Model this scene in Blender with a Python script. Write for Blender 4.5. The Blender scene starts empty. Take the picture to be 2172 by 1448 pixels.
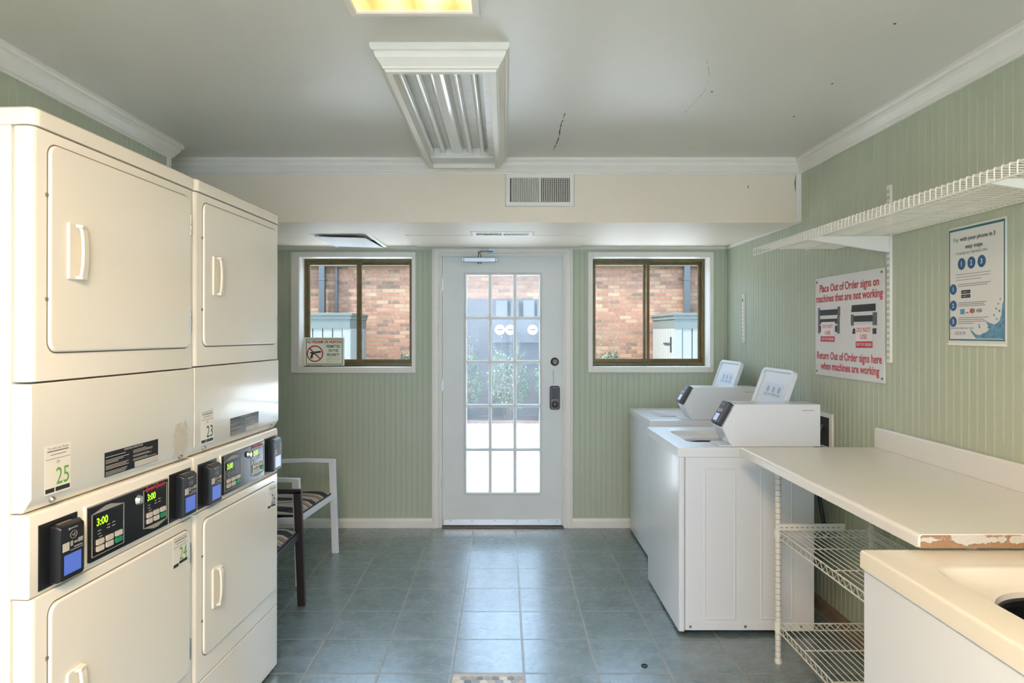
import bpy, bmesh, math, random
from mathutils import Vector, Matrix
PI = math.pi
S = bpy.context.scene
COL = S.collection
random.seed(7)

# ------------------------------------------------------------------ camera
cam_d = bpy.data.cameras.new('camera'); cam = bpy.data.objects.new('camera', cam_d); COL.objects.link(cam)
cam.location = (0, 0, 1.46); cam.rotation_euler = (PI/2, 0, 0)
cam_d.sensor_width = 36; cam_d.lens = 1390/2172*36
cam_d.shift_x = (1086-1069)/2172; cam_d.shift_y = -(724-705)/2172
cam_d.clip_start = 0.02; cam_d.clip_end = 200
S.camera = cam

# ------------------------------------------------------------------ world, sun, exposure
W = bpy.data.worlds.new('sky'); S.world = W; W.use_nodes = True
bg = W.node_tree.nodes['Background']; bg.inputs[0].default_value = (0.50, 0.725, 1.0, 1); bg.inputs[1].default_value = 4.1
sun_d = bpy.data.lights.new('sun', 'SUN'); sun_d.energy = 9.0; sun_d.angle = math.radians(1.5); sun_d.color = (1, .96, .92)
sun = bpy.data.objects.new('sun', sun_d); COL.objects.link(sun)
sun.rotation_euler = Vector((-.68, -.22, .70)).normalized().to_track_quat('Z', 'Y').to_euler()
S.view_settings.view_transform = 'Standard'; S.view_settings.look = 'None'
S.view_settings.exposure = 0.95; S.view_settings.gamma = 1; S.view_settings.use_curve_mapping = False
S.cycles.max_bounces = 10; S.cycles.diffuse_bounces = 7; S.cycles.transparent_max_bounces = 16
S.cycles.sample_clamp_indirect = 6
try: S.cycles.use_denoising = True
except Exception: pass
def area(name, loc, rot, sx, sy, energy, color, portal=False):
    d = bpy.data.lights.new(name, 'AREA'); d.shape = 'RECTANGLE'; d.size = sx; d.size_y = sy; d.energy = energy; d.color = color
    if portal: d.cycles.is_portal = True
    o = bpy.data.objects.new(name, d); COL.objects.link(o); o.location = loc; o.rotation_euler = rot
    return o
area('window_portal', (-1.13, 5.3, 1.61), (-PI/2, 0, 0), .95, .95, 1, (1, 1, 1), True)
area('window_portal', (1.1, 5.3, 1.61), (-PI/2, 0, 0), .95, .95, 1, (1, 1, 1), True)
area('door_portal', (0, 5.3, 1.1), (-PI/2, 0, 0), .95, 1.9, 1, (1, 1, 1), True)
area('added_window_portal', (0.0, -2.45, 1.28), (PI/2, 0, 0), 3.0, 2.0, 1, (1, 1, 1), True)

# ------------------------------------------------------------------ materials
def lin(c):
    r = []
    for v in c[:3]:
        v /= 255.0
        r.append(v/12.92 if v <= .04045 else ((v+.055)/1.055)**2.4)
    return (*r, 1)
def new_mat(name):
    m = bpy.data.materials.new(name); m.use_nodes = True
    nt = m.node_tree; b = nt.nodes['Principled BSDF']
    return m, nt, b
def N(nt, t, **kw):
    n = nt.nodes.new(t)
    for k, v in kw.items(): setattr(n, k, v)
    return n
def L(nt, a, b): nt.links.new(a, b)
def math_n(nt, op, a, b=None, c=None):
    n = N(nt, 'ShaderNodeMath', operation=op)
    for i, v in enumerate((a, b, c)):
        if v is None: continue
        if isinstance(v, (int, float)): n.inputs[i].default_value = v
        else: L(nt, v, n.inputs[i])
    return n.outputs[0]
def mixc(nt, f, a, b):
    n = N(nt, 'ShaderNodeMix', data_type='RGBA')
    if isinstance(f, (int, float)): n.inputs[0].default_value = f
    else: L(nt, f, n.inputs[0])
    for i, v in ((6, a), (7, b)):
        if isinstance(v, tuple): n.inputs[i].default_value = v
        else: L(nt, v, n.inputs[i])
    return n.outputs[2]
def ramp(nt, f, lo, hi, a=0.0, b=1.0):
    n = N(nt, 'ShaderNodeMapRange'); L(nt, f, n.inputs[0])
    n.inputs[1].default_value = lo; n.inputs[2].default_value = hi; n.inputs[3].default_value = a; n.inputs[4].default_value = b
    return n.outputs[0]
def noise(nt, vec, scale, detail=3, rough=.5, dist=0):
    n = N(nt, 'ShaderNodeTexNoise'); n.inputs['Scale'].default_value = scale; n.inputs['Detail'].default_value = detail
    n.inputs['Roughness'].default_value = rough; n.inputs['Distortion'].default_value = dist
    if vec is not None: L(nt, vec, n.inputs['Vector'])
    return n.outputs['Fac']
def bump(nt, b, h, strength=.3, dist=.002):
    n = N(nt, 'ShaderNodeBump'); n.inputs['Strength'].default_value = strength; n.inputs['Distance'].default_value = dist
    L(nt, h, n.inputs['Height']); L(nt, n.outputs[0], b.inputs['Normal'])
def mat(name, col, rough=.5, metal=0, coat=0, nscale=0, nstr=.1, vary=0.0, vscale=3.0):
    m, nt, b = new_mat(name)
    c = lin(col); b.inputs['Base Color'].default_value = c
    b.inputs['Roughness'].default_value = rough; b.inputs['Metallic'].default_value = metal
    if coat: b.inputs['Coat Weight'].default_value = coat; b.inputs['Coat Roughness'].default_value = .08
    pos = N(nt, 'ShaderNodeNewGeometry').outputs['Position'] if (nscale or vary) else None
    if nscale: bump(nt, b, noise(nt, pos, nscale), nstr)
    if vary:
        f = noise(nt, pos, vscale, 4, .6)
        d = tuple(v*(1-vary) for v in c[:3]) + (1,)
        L(nt, mixc(nt, ramp(nt, f, .35, .7), c, d), b.inputs['Base Color'])
    return m
def emis(name, col, strength, rough=.3):
    m, nt, b = new_mat(name); b.inputs['Base Color'].default_value = (*[v*.3 for v in lin(col)[:3]], 1)
    b.inputs['Emission Color'].default_value = lin(col); b.inputs['Emission Strength'].default_value = strength
    b.inputs['Roughness'].default_value = rough
    return m

M = {}
M['wall'] = mat('green_beadboard_paint', (186, 192, 170), .55, vary=.07, vscale=1.4, nscale=90, nstr=.04)
M['white_trim'] = mat('white_trim_paint', (236, 231, 221), .42, nscale=60, nstr=.05, vary=.04, vscale=8)
M['ceiling'] = mat('ceiling_paint', (224, 221, 213), .38, nscale=170, nstr=.28, vary=.04, vscale=1.2)
M['beam'] = mat('beam_paint', (236, 222, 202), .5, nscale=150, nstr=.15, vary=.05, vscale=2)
M['door'] = mat('white_door_paint', (226, 226, 223), .42, vary=.04, vscale=5, nscale=50, nstr=.04)
M['enamel'] = mat('ivory_appliance_enamel', (243, 236, 222), .2, coat=.3, nscale=35, nstr=.012)
M['enamel_w'] = mat('white_appliance_enamel', (228, 230, 234), .32, coat=.12, nscale=35, nstr=.012)
M['enamel_y'] = mat('cream_washer_deck', (234, 226, 210), .25, coat=.3)
M['plastic_w'] = mat('ivory_plastic', (235, 228, 212), .35)
M['black'] = mat('black_plastic', (22, 22, 25), .35)
M['black_gl'] = mat('black_gloss_panel', (18, 19, 22), .16)
M['dark_grey'] = mat('charcoal_plastic', (52, 52, 56), .4)
M['chrome'] = mat('chrome_metal', (210, 210, 212), .22, 1)
M['steel'] = mat('brushed_steel', (165, 168, 170), .35, 1)
M['seam'] = mat('gap_shade_and_catch', (128, 118, 100), .8)
M['bronze'] = mat('bronze_aluminium', (112, 94, 54), .4, .2, vary=.3, vscale=20)
M['pewter'] = mat('aged_bronze_metal', (92, 84, 78), .35, .7)
M['silver'] = mat('silver_paint', (205, 208, 210), .3, .5)
M['counter'] = mat('cream_laminate', (231, 227, 217), .3, coat=.1, vary=.03, vscale=2)
M['counter_e'] = mat('white_laminate_edge', (230, 226, 221), .35)
M['wire'] = mat('white_wire_coating', (232, 230, 222), .35)
M['beige'] = mat('beige_button', (205, 196, 184), .5)
M['green_b'] = mat('green_button', (26, 142, 96), .4)
M['grey_line'] = mat('grey_print', (160, 156, 150), .5)
M['led'] = emis('green_led', (150, 235, 20), 1.3)
M['lcd'] = emis('blue_lcd', (82, 108, 190), .5)
M['lcd_w'] = emis('pale_lcd', (160, 172, 205), .6)
M['red'] = mat('red_print', (205, 30, 48), .45)
M['sign_red'] = mat('sign_red', (200, 48, 62), .45)
M['sign_red2'] = mat('prohibition_red', (196, 28, 30), .45)
M['sign_w'] = mat('sign_white_plastic', (226, 224, 224), .18)
M['card'] = mat('card_white', (236, 226, 224), .4)
M['sign_cream'] = mat('cream_sign_board', (236, 240, 222), .4)  # even cream colour of the board
M['ink'] = mat('black_ink', (35, 38, 38), .5)
M['ink_soft'] = mat('grey_ink', (110, 108, 106), .6)
M['lime'] = mat('green_ink', (104, 170, 60), .5)
M['dk_green'] = mat('dark_green_ink', (40, 66, 46), .5)
M['sticker'] = mat('clear_sticker', (240, 233, 219), .3)
M['paper'] = mat('poster_paper', (224, 221, 216), .3)
M['navy'] = mat('poster_blue', (38, 92, 138), .35)
M['teal'] = mat('poster_teal', (40, 110, 112), .35)
M['splash'] = mat('poster_splash_blue', (108, 160, 190), .35, vary=.5, vscale=60)
M['sky_ink'] = mat('pale_blue_ink', (92, 150, 190), .4)
M['residue'] = mat('torn_sticker_residue', (212, 204, 187), .7, vary=.12, vscale=70)
M['chair_w'] = mat('white_powdercoat', (226, 228, 232), .3)
M['chair_b'] = mat('espresso_powdercoat', (46, 38, 38), .35)
M['screen_grey'] = mat('grey_print_dark', (92, 98, 100), .5)
M['tube'] = mat('fluorescent_tube_glass', (232, 232, 228), .15, coat=.3)
M['pan'] = mat('fixture_pan', (232, 230, 222), .35, vary=.1, vscale=12)
M['grime'] = mat('window_sill_grime', (92, 82, 52), .95, vary=.7, vscale=80)
M['rust'] = mat('dusty_wood', (150, 132, 112), .8, vary=.3, vscale=25)
M['screw'] = mat('screw_metal', (150, 146, 140), .35, .8)
M['rubber'] = mat('black_rubber', (25, 25, 25), .6)
M['crack'] = mat('dark_crack', (88, 84, 76), .9)
M['vent_dark'] = mat('duct_interior', (70, 66, 58), .9)

def floor_mat():
    m, nt, b = new_mat('slate_green_floor_tile')
    g = N(nt, 'ShaderNodeNewGeometry'); sep = N(nt, 'ShaderNodeSeparateXYZ'); L(nt, g.outputs['Position'], sep.inputs[0])
    P = .3117
    u = math_n(nt, 'DIVIDE', math_n(nt, 'SUBTRACT', sep.outputs[0], .0864), P)
    v = math_n(nt, 'DIVIDE', math_n(nt, 'SUBTRACT', sep.outputs[1], 2.808), P)
    def edge(t):
        f = math_n(nt, 'FRACT', t); return math_n(nt, 'MINIMUM', f, math_n(nt, 'SUBTRACT', 1.0, f))
    wob = math_n(nt, 'MULTIPLY', math_n(nt, 'SUBTRACT', noise(nt, g.outputs['Position'], 30, 2), .5), .012)
    e = math_n(nt, 'ADD', math_n(nt, 'MINIMUM', edge(u), edge(v)), wob)
    tile = ramp(nt, e, .008, .022)
    cmb = N(nt, 'ShaderNodeCombineXYZ'); L(nt, math_n(nt, 'FLOOR', u), cmb.inputs[0]); L(nt, math_n(nt, 'FLOOR', v), cmb.inputs[1])
    wn = N(nt, 'ShaderNodeTexWhiteNoise'); L(nt, cmb.outputs[0], wn.inputs[0])
    off = N(nt, 'ShaderNodeVectorMath', operation='MULTIPLY_ADD'); L(nt, wn.outputs['Color'], off.inputs[0]); off.inputs[1].default_value = (9, 9, 9); L(nt, g.outputs['Position'], off.inputs[2])
    st = N(nt, 'ShaderNodeVectorMath', operation='MULTIPLY'); L(nt, off.outputs[0], st.inputs[0]); st.inputs[1].default_value = (.55, 1.0, 1)
    n1 = noise(nt, st.outputs[0], 14, 6, .65, .6); n2 = noise(nt, st.outputs[0], 60, 4, .7, .3)
    c = mixc(nt, ramp(nt, n1, .3, .7), lin((80, 98, 101)), lin((128, 147, 154)))
    c = mixc(nt, math_n(nt, 'MULTIPLY', ramp(nt, n2, .5, .75), .5), c, lin((52, 70, 70)))
    c = mixc(nt, math_n(nt, 'MULTIPLY', wn.outputs['Value'], .25), c, lin((74, 98, 92)))
    pit = ramp(nt, noise(nt, st.outputs[0], 42, 3, .5, 2.5), .66, .70)
    c = mixc(nt, math_n(nt, 'MULTIPLY', pit, .55), c, lin((40, 52, 52)))
    c = mixc(nt, tile, mixc(nt, noise(nt, g.outputs['Position'], 12, 3), lin((118, 114, 104)), lin((150, 148, 138))), c)
    L(nt, c, b.inputs['Base Color'])
    r = math_n(nt, 'ADD', ramp(nt, n2, .3, .8, .20, .34), math_n(nt, 'MULTIPLY', math_n(nt, 'SUBTRACT', 1.0, tile), .35))
    L(nt, r, b.inputs['Roughness'])
    b.inputs['Specular IOR Level'].default_value = 1.0
    b.inputs['Coat Weight'].default_value = 1.0; b.inputs['Coat Roughness'].default_value = .38; b.inputs['Coat IOR'].default_value = 1.6
    h = math_n(nt, 'ADD', math_n(nt, 'MULTIPLY', tile, .8), math_n(nt, 'MULTIPLY', n1, .12))
    h = math_n(nt, 'SUBTRACT', h, math_n(nt, 'MULTIPLY', pit, .25))
    bump(nt, b, h, .35, .003)
    return m
M['floor'] = floor_mat()

def brick_mat():
    m, nt, b = new_mat('red_brick')
    g = N(nt, 'ShaderNodeNewGeometry'); sep = N(nt, 'ShaderNodeSeparateXYZ'); L(nt, g.outputs['Position'], sep.inputs[0])
    cmb = N(nt, 'ShaderNodeCombineXYZ'); L(nt, sep.outputs[0], cmb.inputs[0]); L(nt, sep.outputs[2], cmb.inputs[1])
    t = N(nt, 'ShaderNodeTexBrick'); L(nt, cmb.outputs[0], t.inputs['Vector'])
    t.inputs['Scale'].default_value = 1; t.inputs['Brick Width'].default_value = .205; t.inputs['Row Height'].default_value = .0677
    t.inputs['Mortar Size'].default_value = .006; t.inputs['Mortar Smooth'].default_value = .3; t.inputs['Bias'].default_value = 0
    t.inputs['Color1'].default_value = (0, 0, 0, 1); t.inputs['Color2'].default_value = (1, 1, 1, 1); t.inputs['Mortar'].default_value = (.5, .5, .5, 1)
    cr = N(nt, 'ShaderNodeValToRGB'); L(nt, t.outputs['Color'], cr.inputs[0])
    e = cr.color_ramp.elements; e[0].color = lin((138, 104, 84)); e[1].color = lin((224, 172, 136)); e[0].position = 0; e[1].position = 1
    for p, c in ((.12, (176, 108, 82)), (.4, (206, 134, 102)), (.6, (190, 118, 90)), (.8, (214, 146, 112))):
        x = e.new(p); x.color = lin(c)
    n = noise(nt, g.outputs['Position'], 26, 5, .65)
    c = mixc(nt, math_n(nt, 'MULTIPLY', ramp(nt, n, .45, .75), .45), cr.outputs[0], lin((232, 204, 176)))
    c = mixc(nt, math_n(nt, 'MULTIPLY', ramp(nt, noise(nt, g.outputs['Position'], 3, 4), .5, .7), .35), c, lin((150, 112, 90)))
    c = mixc(nt, t.outputs['Fac'], c, lin((170, 152, 134)))
    hs = N(nt, 'ShaderNodeHueSaturation'); hs.inputs['Value'].default_value = .33; hs.inputs['Saturation'].default_value = .88; L(nt, c, hs.inputs['Color']); wm = N(nt, 'ShaderNodeMix', data_type='RGBA', blend_type='MULTIPLY'); wm.inputs[0].default_value = 1; L(nt, hs.outputs[0], wm.inputs[6]); wm.inputs[7].default_value = (1, .95, .76, 1); c = wm.outputs[2]
    L(nt, c, b.inputs['Base Color']); b.inputs['Roughness'].default_value = .85
    bump(nt, b, math_n(nt, 'SUBTRACT', math_n(nt, 'MULTIPLY', n, .4), t.outputs['Fac']), .6, .008)
    return m
M['brick'] = brick_mat()

def glass_mat(name, haze, hz=(.9, .93, .97, 1), refl=.8):
    m = bpy.data.materials.new(name); m.use_nodes = True; nt = m.node_tree; nt.nodes.clear()
    out = N(nt, 'ShaderNodeOutputMaterial'); tr = N(nt, 'ShaderNodeBsdfTransparent'); gl = N(nt, 'ShaderNodeBsdfGlossy'); gl.inputs['Roughness'].default_value = .02
    fr = N(nt, 'ShaderNodeFresnel'); fr.inputs[0].default_value = 1.45
    mx = N(nt, 'ShaderNodeMixShader'); L(nt, math_n(nt, 'MULTIPLY', fr.outputs[0], refl), mx.inputs[0]); L(nt, tr.outputs[0], mx.inputs[1]); L(nt, gl.outputs[0], mx.inputs[2])
    last = mx
    if haze:
        df = N(nt, 'ShaderNodeBsdfDiffuse'); df.inputs[0].default_value = hz; tl = N(nt, 'ShaderNodeBsdfTranslucent'); tl.inputs[0].default_value = hz
        a = N(nt, 'ShaderNodeMixShader'); a.inputs[0].default_value = .75; L(nt, df.outputs[0], a.inputs[1]); L(nt, tl.outputs[0], a.inputs[2])
        pos = N(nt, 'ShaderNodeNewGeometry').outputs['Position']
        f = ramp(nt, noise(nt, pos, 5, 4, .6), .3, .75, haze*.7, haze*1.3)
        c = N(nt, 'ShaderNodeMixShader'); L(nt, f, c.inputs[0]); L(nt, mx.outputs[0], c.inputs[1]); L(nt, a.outputs[0], c.inputs[2]); last = c
    L(nt, last.outputs[0], out.inputs[0])
    return m
M['glass'] = glass_mat('window_glass', .0, refl=.4)
M['door_glass'] = glass_mat('hazy_door_glass', .050, refl=.15)

def amber_mat():
    m, nt, b = new_mat('amber_diffuser')
    pos = N(nt, 'ShaderNodeNewGeometry').outputs['Position']
    sep = N(nt, 'ShaderNodeSeparateXYZ'); L(nt, pos, sep.inputs[0])
    tubes = math_n(nt, 'ABSOLUTE', math_n(nt, 'SINE', math_n(nt, 'MULTIPLY', math_n(nt, 'ADD', sep.outputs[0], .265), 26.0)))
    n = noise(nt, pos, 7, 4, .6, .8)
    f = ramp(nt, math_n(nt, 'ADD', math_n(nt, 'MULTIPLY', tubes, .45), math_n(nt, 'MULTIPLY', n, .7)), .4, .9)
    c = mixc(nt, f, (1.0, .46, .09, 1), (1.0, .74, .36, 1))
    b.inputs['Base Color'].default_value = lin((235, 190, 110))
    L(nt, c, b.inputs['Emission Color']); L(nt, ramp(nt, f, 0, 1, .55, .95), b.inputs['Emission Strength'])
    b.inputs['Roughness'].default_value = .3
    return m
M['amber'] = amber_mat()
M['added_lamp'] = emis('added_lamp_diffuser', (255, 221, 186), 28.5)

def particle_mat():
    m, nt, b = new_mat('raw_particleboard_edge')
    pos = N(nt, 'ShaderNodeNewGeometry').outputs['Position']
    sep = N(nt, 'ShaderNodeSeparateXYZ'); L(nt, pos, sep.inputs[0])
    n = noise(nt, pos, 22, 5, .6, .5)
    mid = math_n(nt, 'SUBTRACT', 1.0, math_n(nt, 'MULTIPLY', math_n(nt, 'ABSOLUTE', math_n(nt, 'SUBTRACT', sep.outputs[2], .936)), 62.0))
    f = ramp(nt, math_n(nt, 'ADD', n, math_n(nt, 'MULTIPLY', mid, .28)), .60, .64)
    f2 = noise(nt, pos, 160, 4, .7)
    brown = mixc(nt, f2, lin((142, 106, 78)), lin((188, 148, 110)))
    white = mixc(nt, f2, lin((190, 180, 165)), lin((226, 220, 208)))
    L(nt, mixc(nt, f, brown, white), b.inputs['Base Color']); b.inputs['Roughness'].default_value = .9
    bump(nt, b, math_n(nt, 'ADD', f, f2), .8, .003)
    return m
M['particle'] = particle_mat()

def stripe_mat():
    m, nt, b = new_mat('striped_cushion_fabric')
    tc = N(nt, 'ShaderNodeTexCoord'); sep = N(nt, 'ShaderNodeSeparateXYZ'); L(nt, tc.outputs['Object'], sep.inputs[0])
    f = math_n(nt, 'FRACT', math_n(nt, 'MULTIPLY', math_n(nt, 'ADD', sep.outputs[0], 1.0), 5.2))
    cr = N(nt, 'ShaderNodeValToRGB'); cr.color_ramp.interpolation = 'CONSTANT'; L(nt, f, cr.inputs[0])
    e = cr.color_ramp.elements; e[0].color = lin((52, 48, 50)); e[0].position = 0; e[1].position = .28; e[1].color = lin((176, 158, 142))
    for p, c in ((.42, (120, 108, 104)), (.46, (186, 170, 152)), (.62, (70, 62, 62)), (.66, (150, 122, 108)), (.84, (190, 176, 160)), (.95, (60, 54, 56))):
        x = e.new(p); x.color = lin(c)
    L(nt, cr.outputs[0], b.inputs['Base Color']); b.inputs['Roughness'].default_value = .9
    bump(nt, b, noise(nt, tc.outputs['Object'], 300, 2), .3, .001)
    return m
M['stripe'] = stripe_mat()
M['leaf'] = mat('hedge_leaf', (92, 112, 84), .5, vary=.5, vscale=9)
M['leaf2'] = mat('new_growth_leaf', (120, 134, 110), .5)
M['stem'] = mat('shrub_stem', (96, 80, 66), .8)
M['concrete'] = mat('sunlit_concrete', (236, 232, 226), .8, vary=.06, vscale=1.5, nscale=60, nstr=.1)
M['mulch'] = mat('dark_mulch', (92, 74, 62), .95, nscale=30, nstr=1, vary=.6, vscale=25)
M['grey_board'] = mat('grey_painted_plywood', (60, 58, 58), .6, vary=.08, vscale=3)
M['grey_box'] = mat('grey_metal_box', (74, 75, 76), .45)
M['grey_box_d'] = mat('dark_grey_metal', (60, 60, 62), .5)
M['cap_board'] = mat('sage_grey_cap_board', (66, 72, 66), .6, vary=.15, vscale=8)
M['fence'] = mat('whitewashed_fence_board', (98, 99, 93), .7, vary=.08, vscale=12)
M['olive'] = mat('olive_fascia_paint', (84, 74, 46), .6)
M['olive_l'] = mat('pale_fascia_edge', (160, 150, 116), .6)
M['pipe'] = mat('grey_painted_pipe', (54, 56, 55), .5)

# ------------------------------------------------------------------ mesh helpers
class MB:
    def __init__(s): s.bm = bmesh.new(); s.mx = None
    def _v(s, p):
        p = Vector(p)
        return s.bm.verts.new(s.mx @ p if s.mx else p)
    def face(s, pts):
        try: return s.bm.faces.new([s._v(p) for p in pts])
        except ValueError: return None
    def box(s, x0, x1, y0, y1, z0, z1):
        v = [s._v(p) for p in ((x0,y0,z0),(x1,y0,z0),(x1,y1,z0),(x0,y1,z0),(x0,y0,z1),(x1,y0,z1),(x1,y1,z1),(x0,y1,z1))]
        for f in ((0,3,2,1),(4,5,6,7),(0,1,5,4),(1,2,6,5),(2,3,7,6),(3,0,4,7)): s.bm.faces.new([v[i] for i in f])
        return s
    def loops(s, ls, cap0=True, cap1=True, closed=True):
        vs = [[s._v(p) for p in l] for l in ls]
        n = len(vs[0])
        for a, b in zip(vs[:-1], vs[1:]):
            for i in range(n if closed else n-1):
                j = (i+1) % n
                s.bm.faces.new((a[i], a[j], b[j], b[i]))
        if cap0: s.bm.faces.new(list(reversed(vs[0])))
        if cap1: s.bm.faces.new(vs[-1])
        return s
    def prism(s, poly, axis, a, b):
        def p3(p, t):
            if axis == 'x': return (t, p[0], p[1])
            if axis == 'y': return (p[0], t, p[1])
            return (p[0], p[1], t)
        return s.loops([[p3(p, a) for p in poly], [p3(p, b) for p in poly]])
    def cyl(s, p0, p1, r, n=16, r2=None, caps=True):
        p0 = Vector(p0); p1 = Vector(p1); d = (p1-p0).normalized()
        u = d.orthogonal().normalized(); w = d.cross(u); r2 = r if r2 is None else r2
        A = [2*PI*i/n for i in range(n)]
        return s.loops([[p0+(u*math.cos(a)+w*math.sin(a))*r for a in A], [p1+(u*math.cos(a)+w*math.sin(a))*r2 for a in A]], caps, caps)
    def tube(s, path, r, n=8, closed=False):
        P = [Vector(p) for p in path]; m = len(P); rings = []
        up = None
        for i in range(m):
            if closed: d = (P[(i+1) % m]-P[i-1]).normalized()
            else: d = ((P[min(i+1, m-1)]-P[i]).normalized()+(P[i]-P[max(i-1, 0)]).normalized()).normalized()
            if up is None: up = d.orthogonal().normalized()
            else:
                up = (up-d*up.dot(d)); up = up.normalized() if up.length > 1e-6 else d.orthogonal().normalized()
            w = d.cross(up)
            rings.append([P[i]+(up*math.cos(2*PI*k/n)+w*math.sin(2*PI*k/n))*r for k in range(n)])
        if closed: rings.append(rings[0]); return s.loops(rings, False, False)
        return s.loops(rings)
    def lathe(s, prof, c, axis='z', n=28):
        rings = []
        for r, h in prof:
            ring = []
            for k in range(n):
                a = 2*PI*k/n; x, y = r*math.cos(a), r*math.sin(a)
                ring.append({'z': (c[0]+x, c[1]+y, c[2]+h), 'y': (c[0]+x, c[1]+h, c[2]+y), 'x': (c[0]+h, c[1]+x, c[2]+y)}[axis])
            rings.append(ring)
        return s.loops(rings)
    def build(s, name, m, parent=None, bevel=0, seg=2, smooth=False, angle=35):
        bmesh.ops.remove_doubles(s.bm, verts=s.bm.verts, dist=1e-6)
        bmesh.ops.recalc_face_normals(s.bm, faces=s.bm.faces)
        me = bpy.data.meshes.new(name); s.bm.to_mesh(me); s.bm.free()
        me.materials.append(M[m] if isinstance(m, str) else m)
        if smooth or bevel:
            for p in me.polygons: p.use_smooth = True
            me.set_sharp_from_angle(angle=math.radians(angle))
        o = bpy.data.objects.new(name, me); COL.objects.link(o)
        if parent: o.parent = parent
        if bevel:
            b = o.modifiers.new('bevel', 'BEVEL'); b.width = bevel; b.segments = seg; b.limit_method = 'ANGLE'; b.angle_limit = math.radians(40)
            b.harden_normals = True
        elif smooth:
            wn = o.modifiers.new('weighted', 'WEIGHTED_NORMAL'); wn.keep_sharp = True
        return o
def box(name, m, parent, x0, x1, y0, y1, z0, z1, bevel=0, seg=2):
    return MB().box(x0, x1, y0, y1, z0, z1).build(name, m, parent, bevel, seg)
def rrect(x0, x1, z0, z1, r, n=5):
    pts = []
    for cx, cz, a0 in ((x1-r, z1-r, 0), (x0+r, z1-r, 90), (x0+r, z0+r, 180), (x1-r, z0+r, 270)):
        for k in range(n+1):
            a = math.radians(a0+90*k/n); pts.append((cx+r*math.cos(a), cz+r*math.sin(a)))
    return pts
def tag(o, label, cat, group=None, kind=None):
    if label: o['label'] = label
    if cat: o['category'] = cat
    if group: o['group'] = group
    if kind: o['kind'] = kind
    return o
def thing(name, loc, rz, label, cat, group=None, rx=0):
    o = bpy.data.objects.new(name, None); COL.objects.link(o); o.empty_display_size = .1
    o.location = loc; o.rotation_euler = (rx, 0, rz)
    return tag(o, label, cat, group)
def structure(o, label=None):
    o['kind'] = 'structure'
    if label: o['label'] = label
    return o
def root_struct(name, loc=(0,0,0), rz=0):
    o = bpy.data.objects.new(name, None); COL.objects.link(o); o.location = loc; o.rotation_euler = (0, 0, rz); o['kind'] = 'structure'
    return o
def letters(name, m, parent, items, y=-.001, bold=.0, mx=None):
    """items: (text, x, z, height, width or None, align, slant, lean) in the local front plane (x right, z up, front -y)"""
    if len(items) > 1:
        return [letters(name, m, parent, [it], y, bold, mx) for it in items][0]
    vs, fs = [], []
    for it in items:
        s, x, z, h, w, al = it[:6]; shear = it[6] if len(it) > 6 else 0; rot = it[7] if len(it) > 7 else 0
        cu = bpy.data.curves.new('t', 'FONT'); cu.body = s; cu.size = 1; cu.resolution_u = 3; cu.offset = bold
        ob = bpy.data.objects.new('t', cu); COL.objects.link(ob)
        dg = bpy.context.evaluated_depsgraph_get(); dg.update()
        me = bpy.data.meshes.new_from_object(ob.evaluated_get(dg), depsgraph=dg)
        P = [(v.co.x, v.co.y) for v in me.vertices]
        if P:
            x0 = min(p[0] for p in P); x1 = max(p[0] for p in P)
            sc = h/.70; sx = (w/(x1-x0)) if w else sc
            wd = (x1-x0)*sx; ox = {'l': x, 'c': x-wd/2, 'r': x-wd}[al]
            base = len(vs); ca, sa = math.cos(rot), math.sin(rot)
            for px, py in P:
                a = (px-x0)*sx+py*sc*shear; b = py*sc
                vs.append((ox+a*ca-b*sa, y, z+a*sa+b*ca))
            for p in me.polygons: fs.append([base+i for i in p.vertices])
        bpy.data.objects.remove(ob); bpy.data.curves.remove(cu); bpy.data.meshes.remove(me)
    me = bpy.data.meshes.new(name)
    if mx: vs = [tuple(mx @ Vector(v)) for v in vs]
    me.from_pydata(vs, [], fs); me.materials.append(M[m])
    o = bpy.data.objects.new(name, me); COL.objects.link(o)
    if parent: o.parent = parent
    return o
SPLIT = {'number_disc', 'pictogram_cards', 'pictogram_bars', 'pictogram_clamps', 'card_band', 'card_logo', 'store_badge', 'payment_sticker'}
def flat(name, m, parent, polys, y=-.0008, t=.0004, mx=None):
    if name in SPLIT and len(polys) > 1:
        nm = name[:-1] if name.endswith('s') else name
        return [flat(nm, m, parent, [p], y, t, mx) for p in polys][0]
    b = MB(); b.mx = mx
    for p in polys: b.prism(p, 'y', y, y+t)
    return b.build(name, m, parent)
def R(x0, x1, z0, z1): return [(x0, z0), (x1, z0), (x1, z1), (x0, z1)]
def circ(cx, cz, r, n=28, rz=None): return [(cx+r*math.cos(2*PI*k/n), cz+(rz or r)*math.sin(2*PI*k/n)) for k in range(n)]

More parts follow.
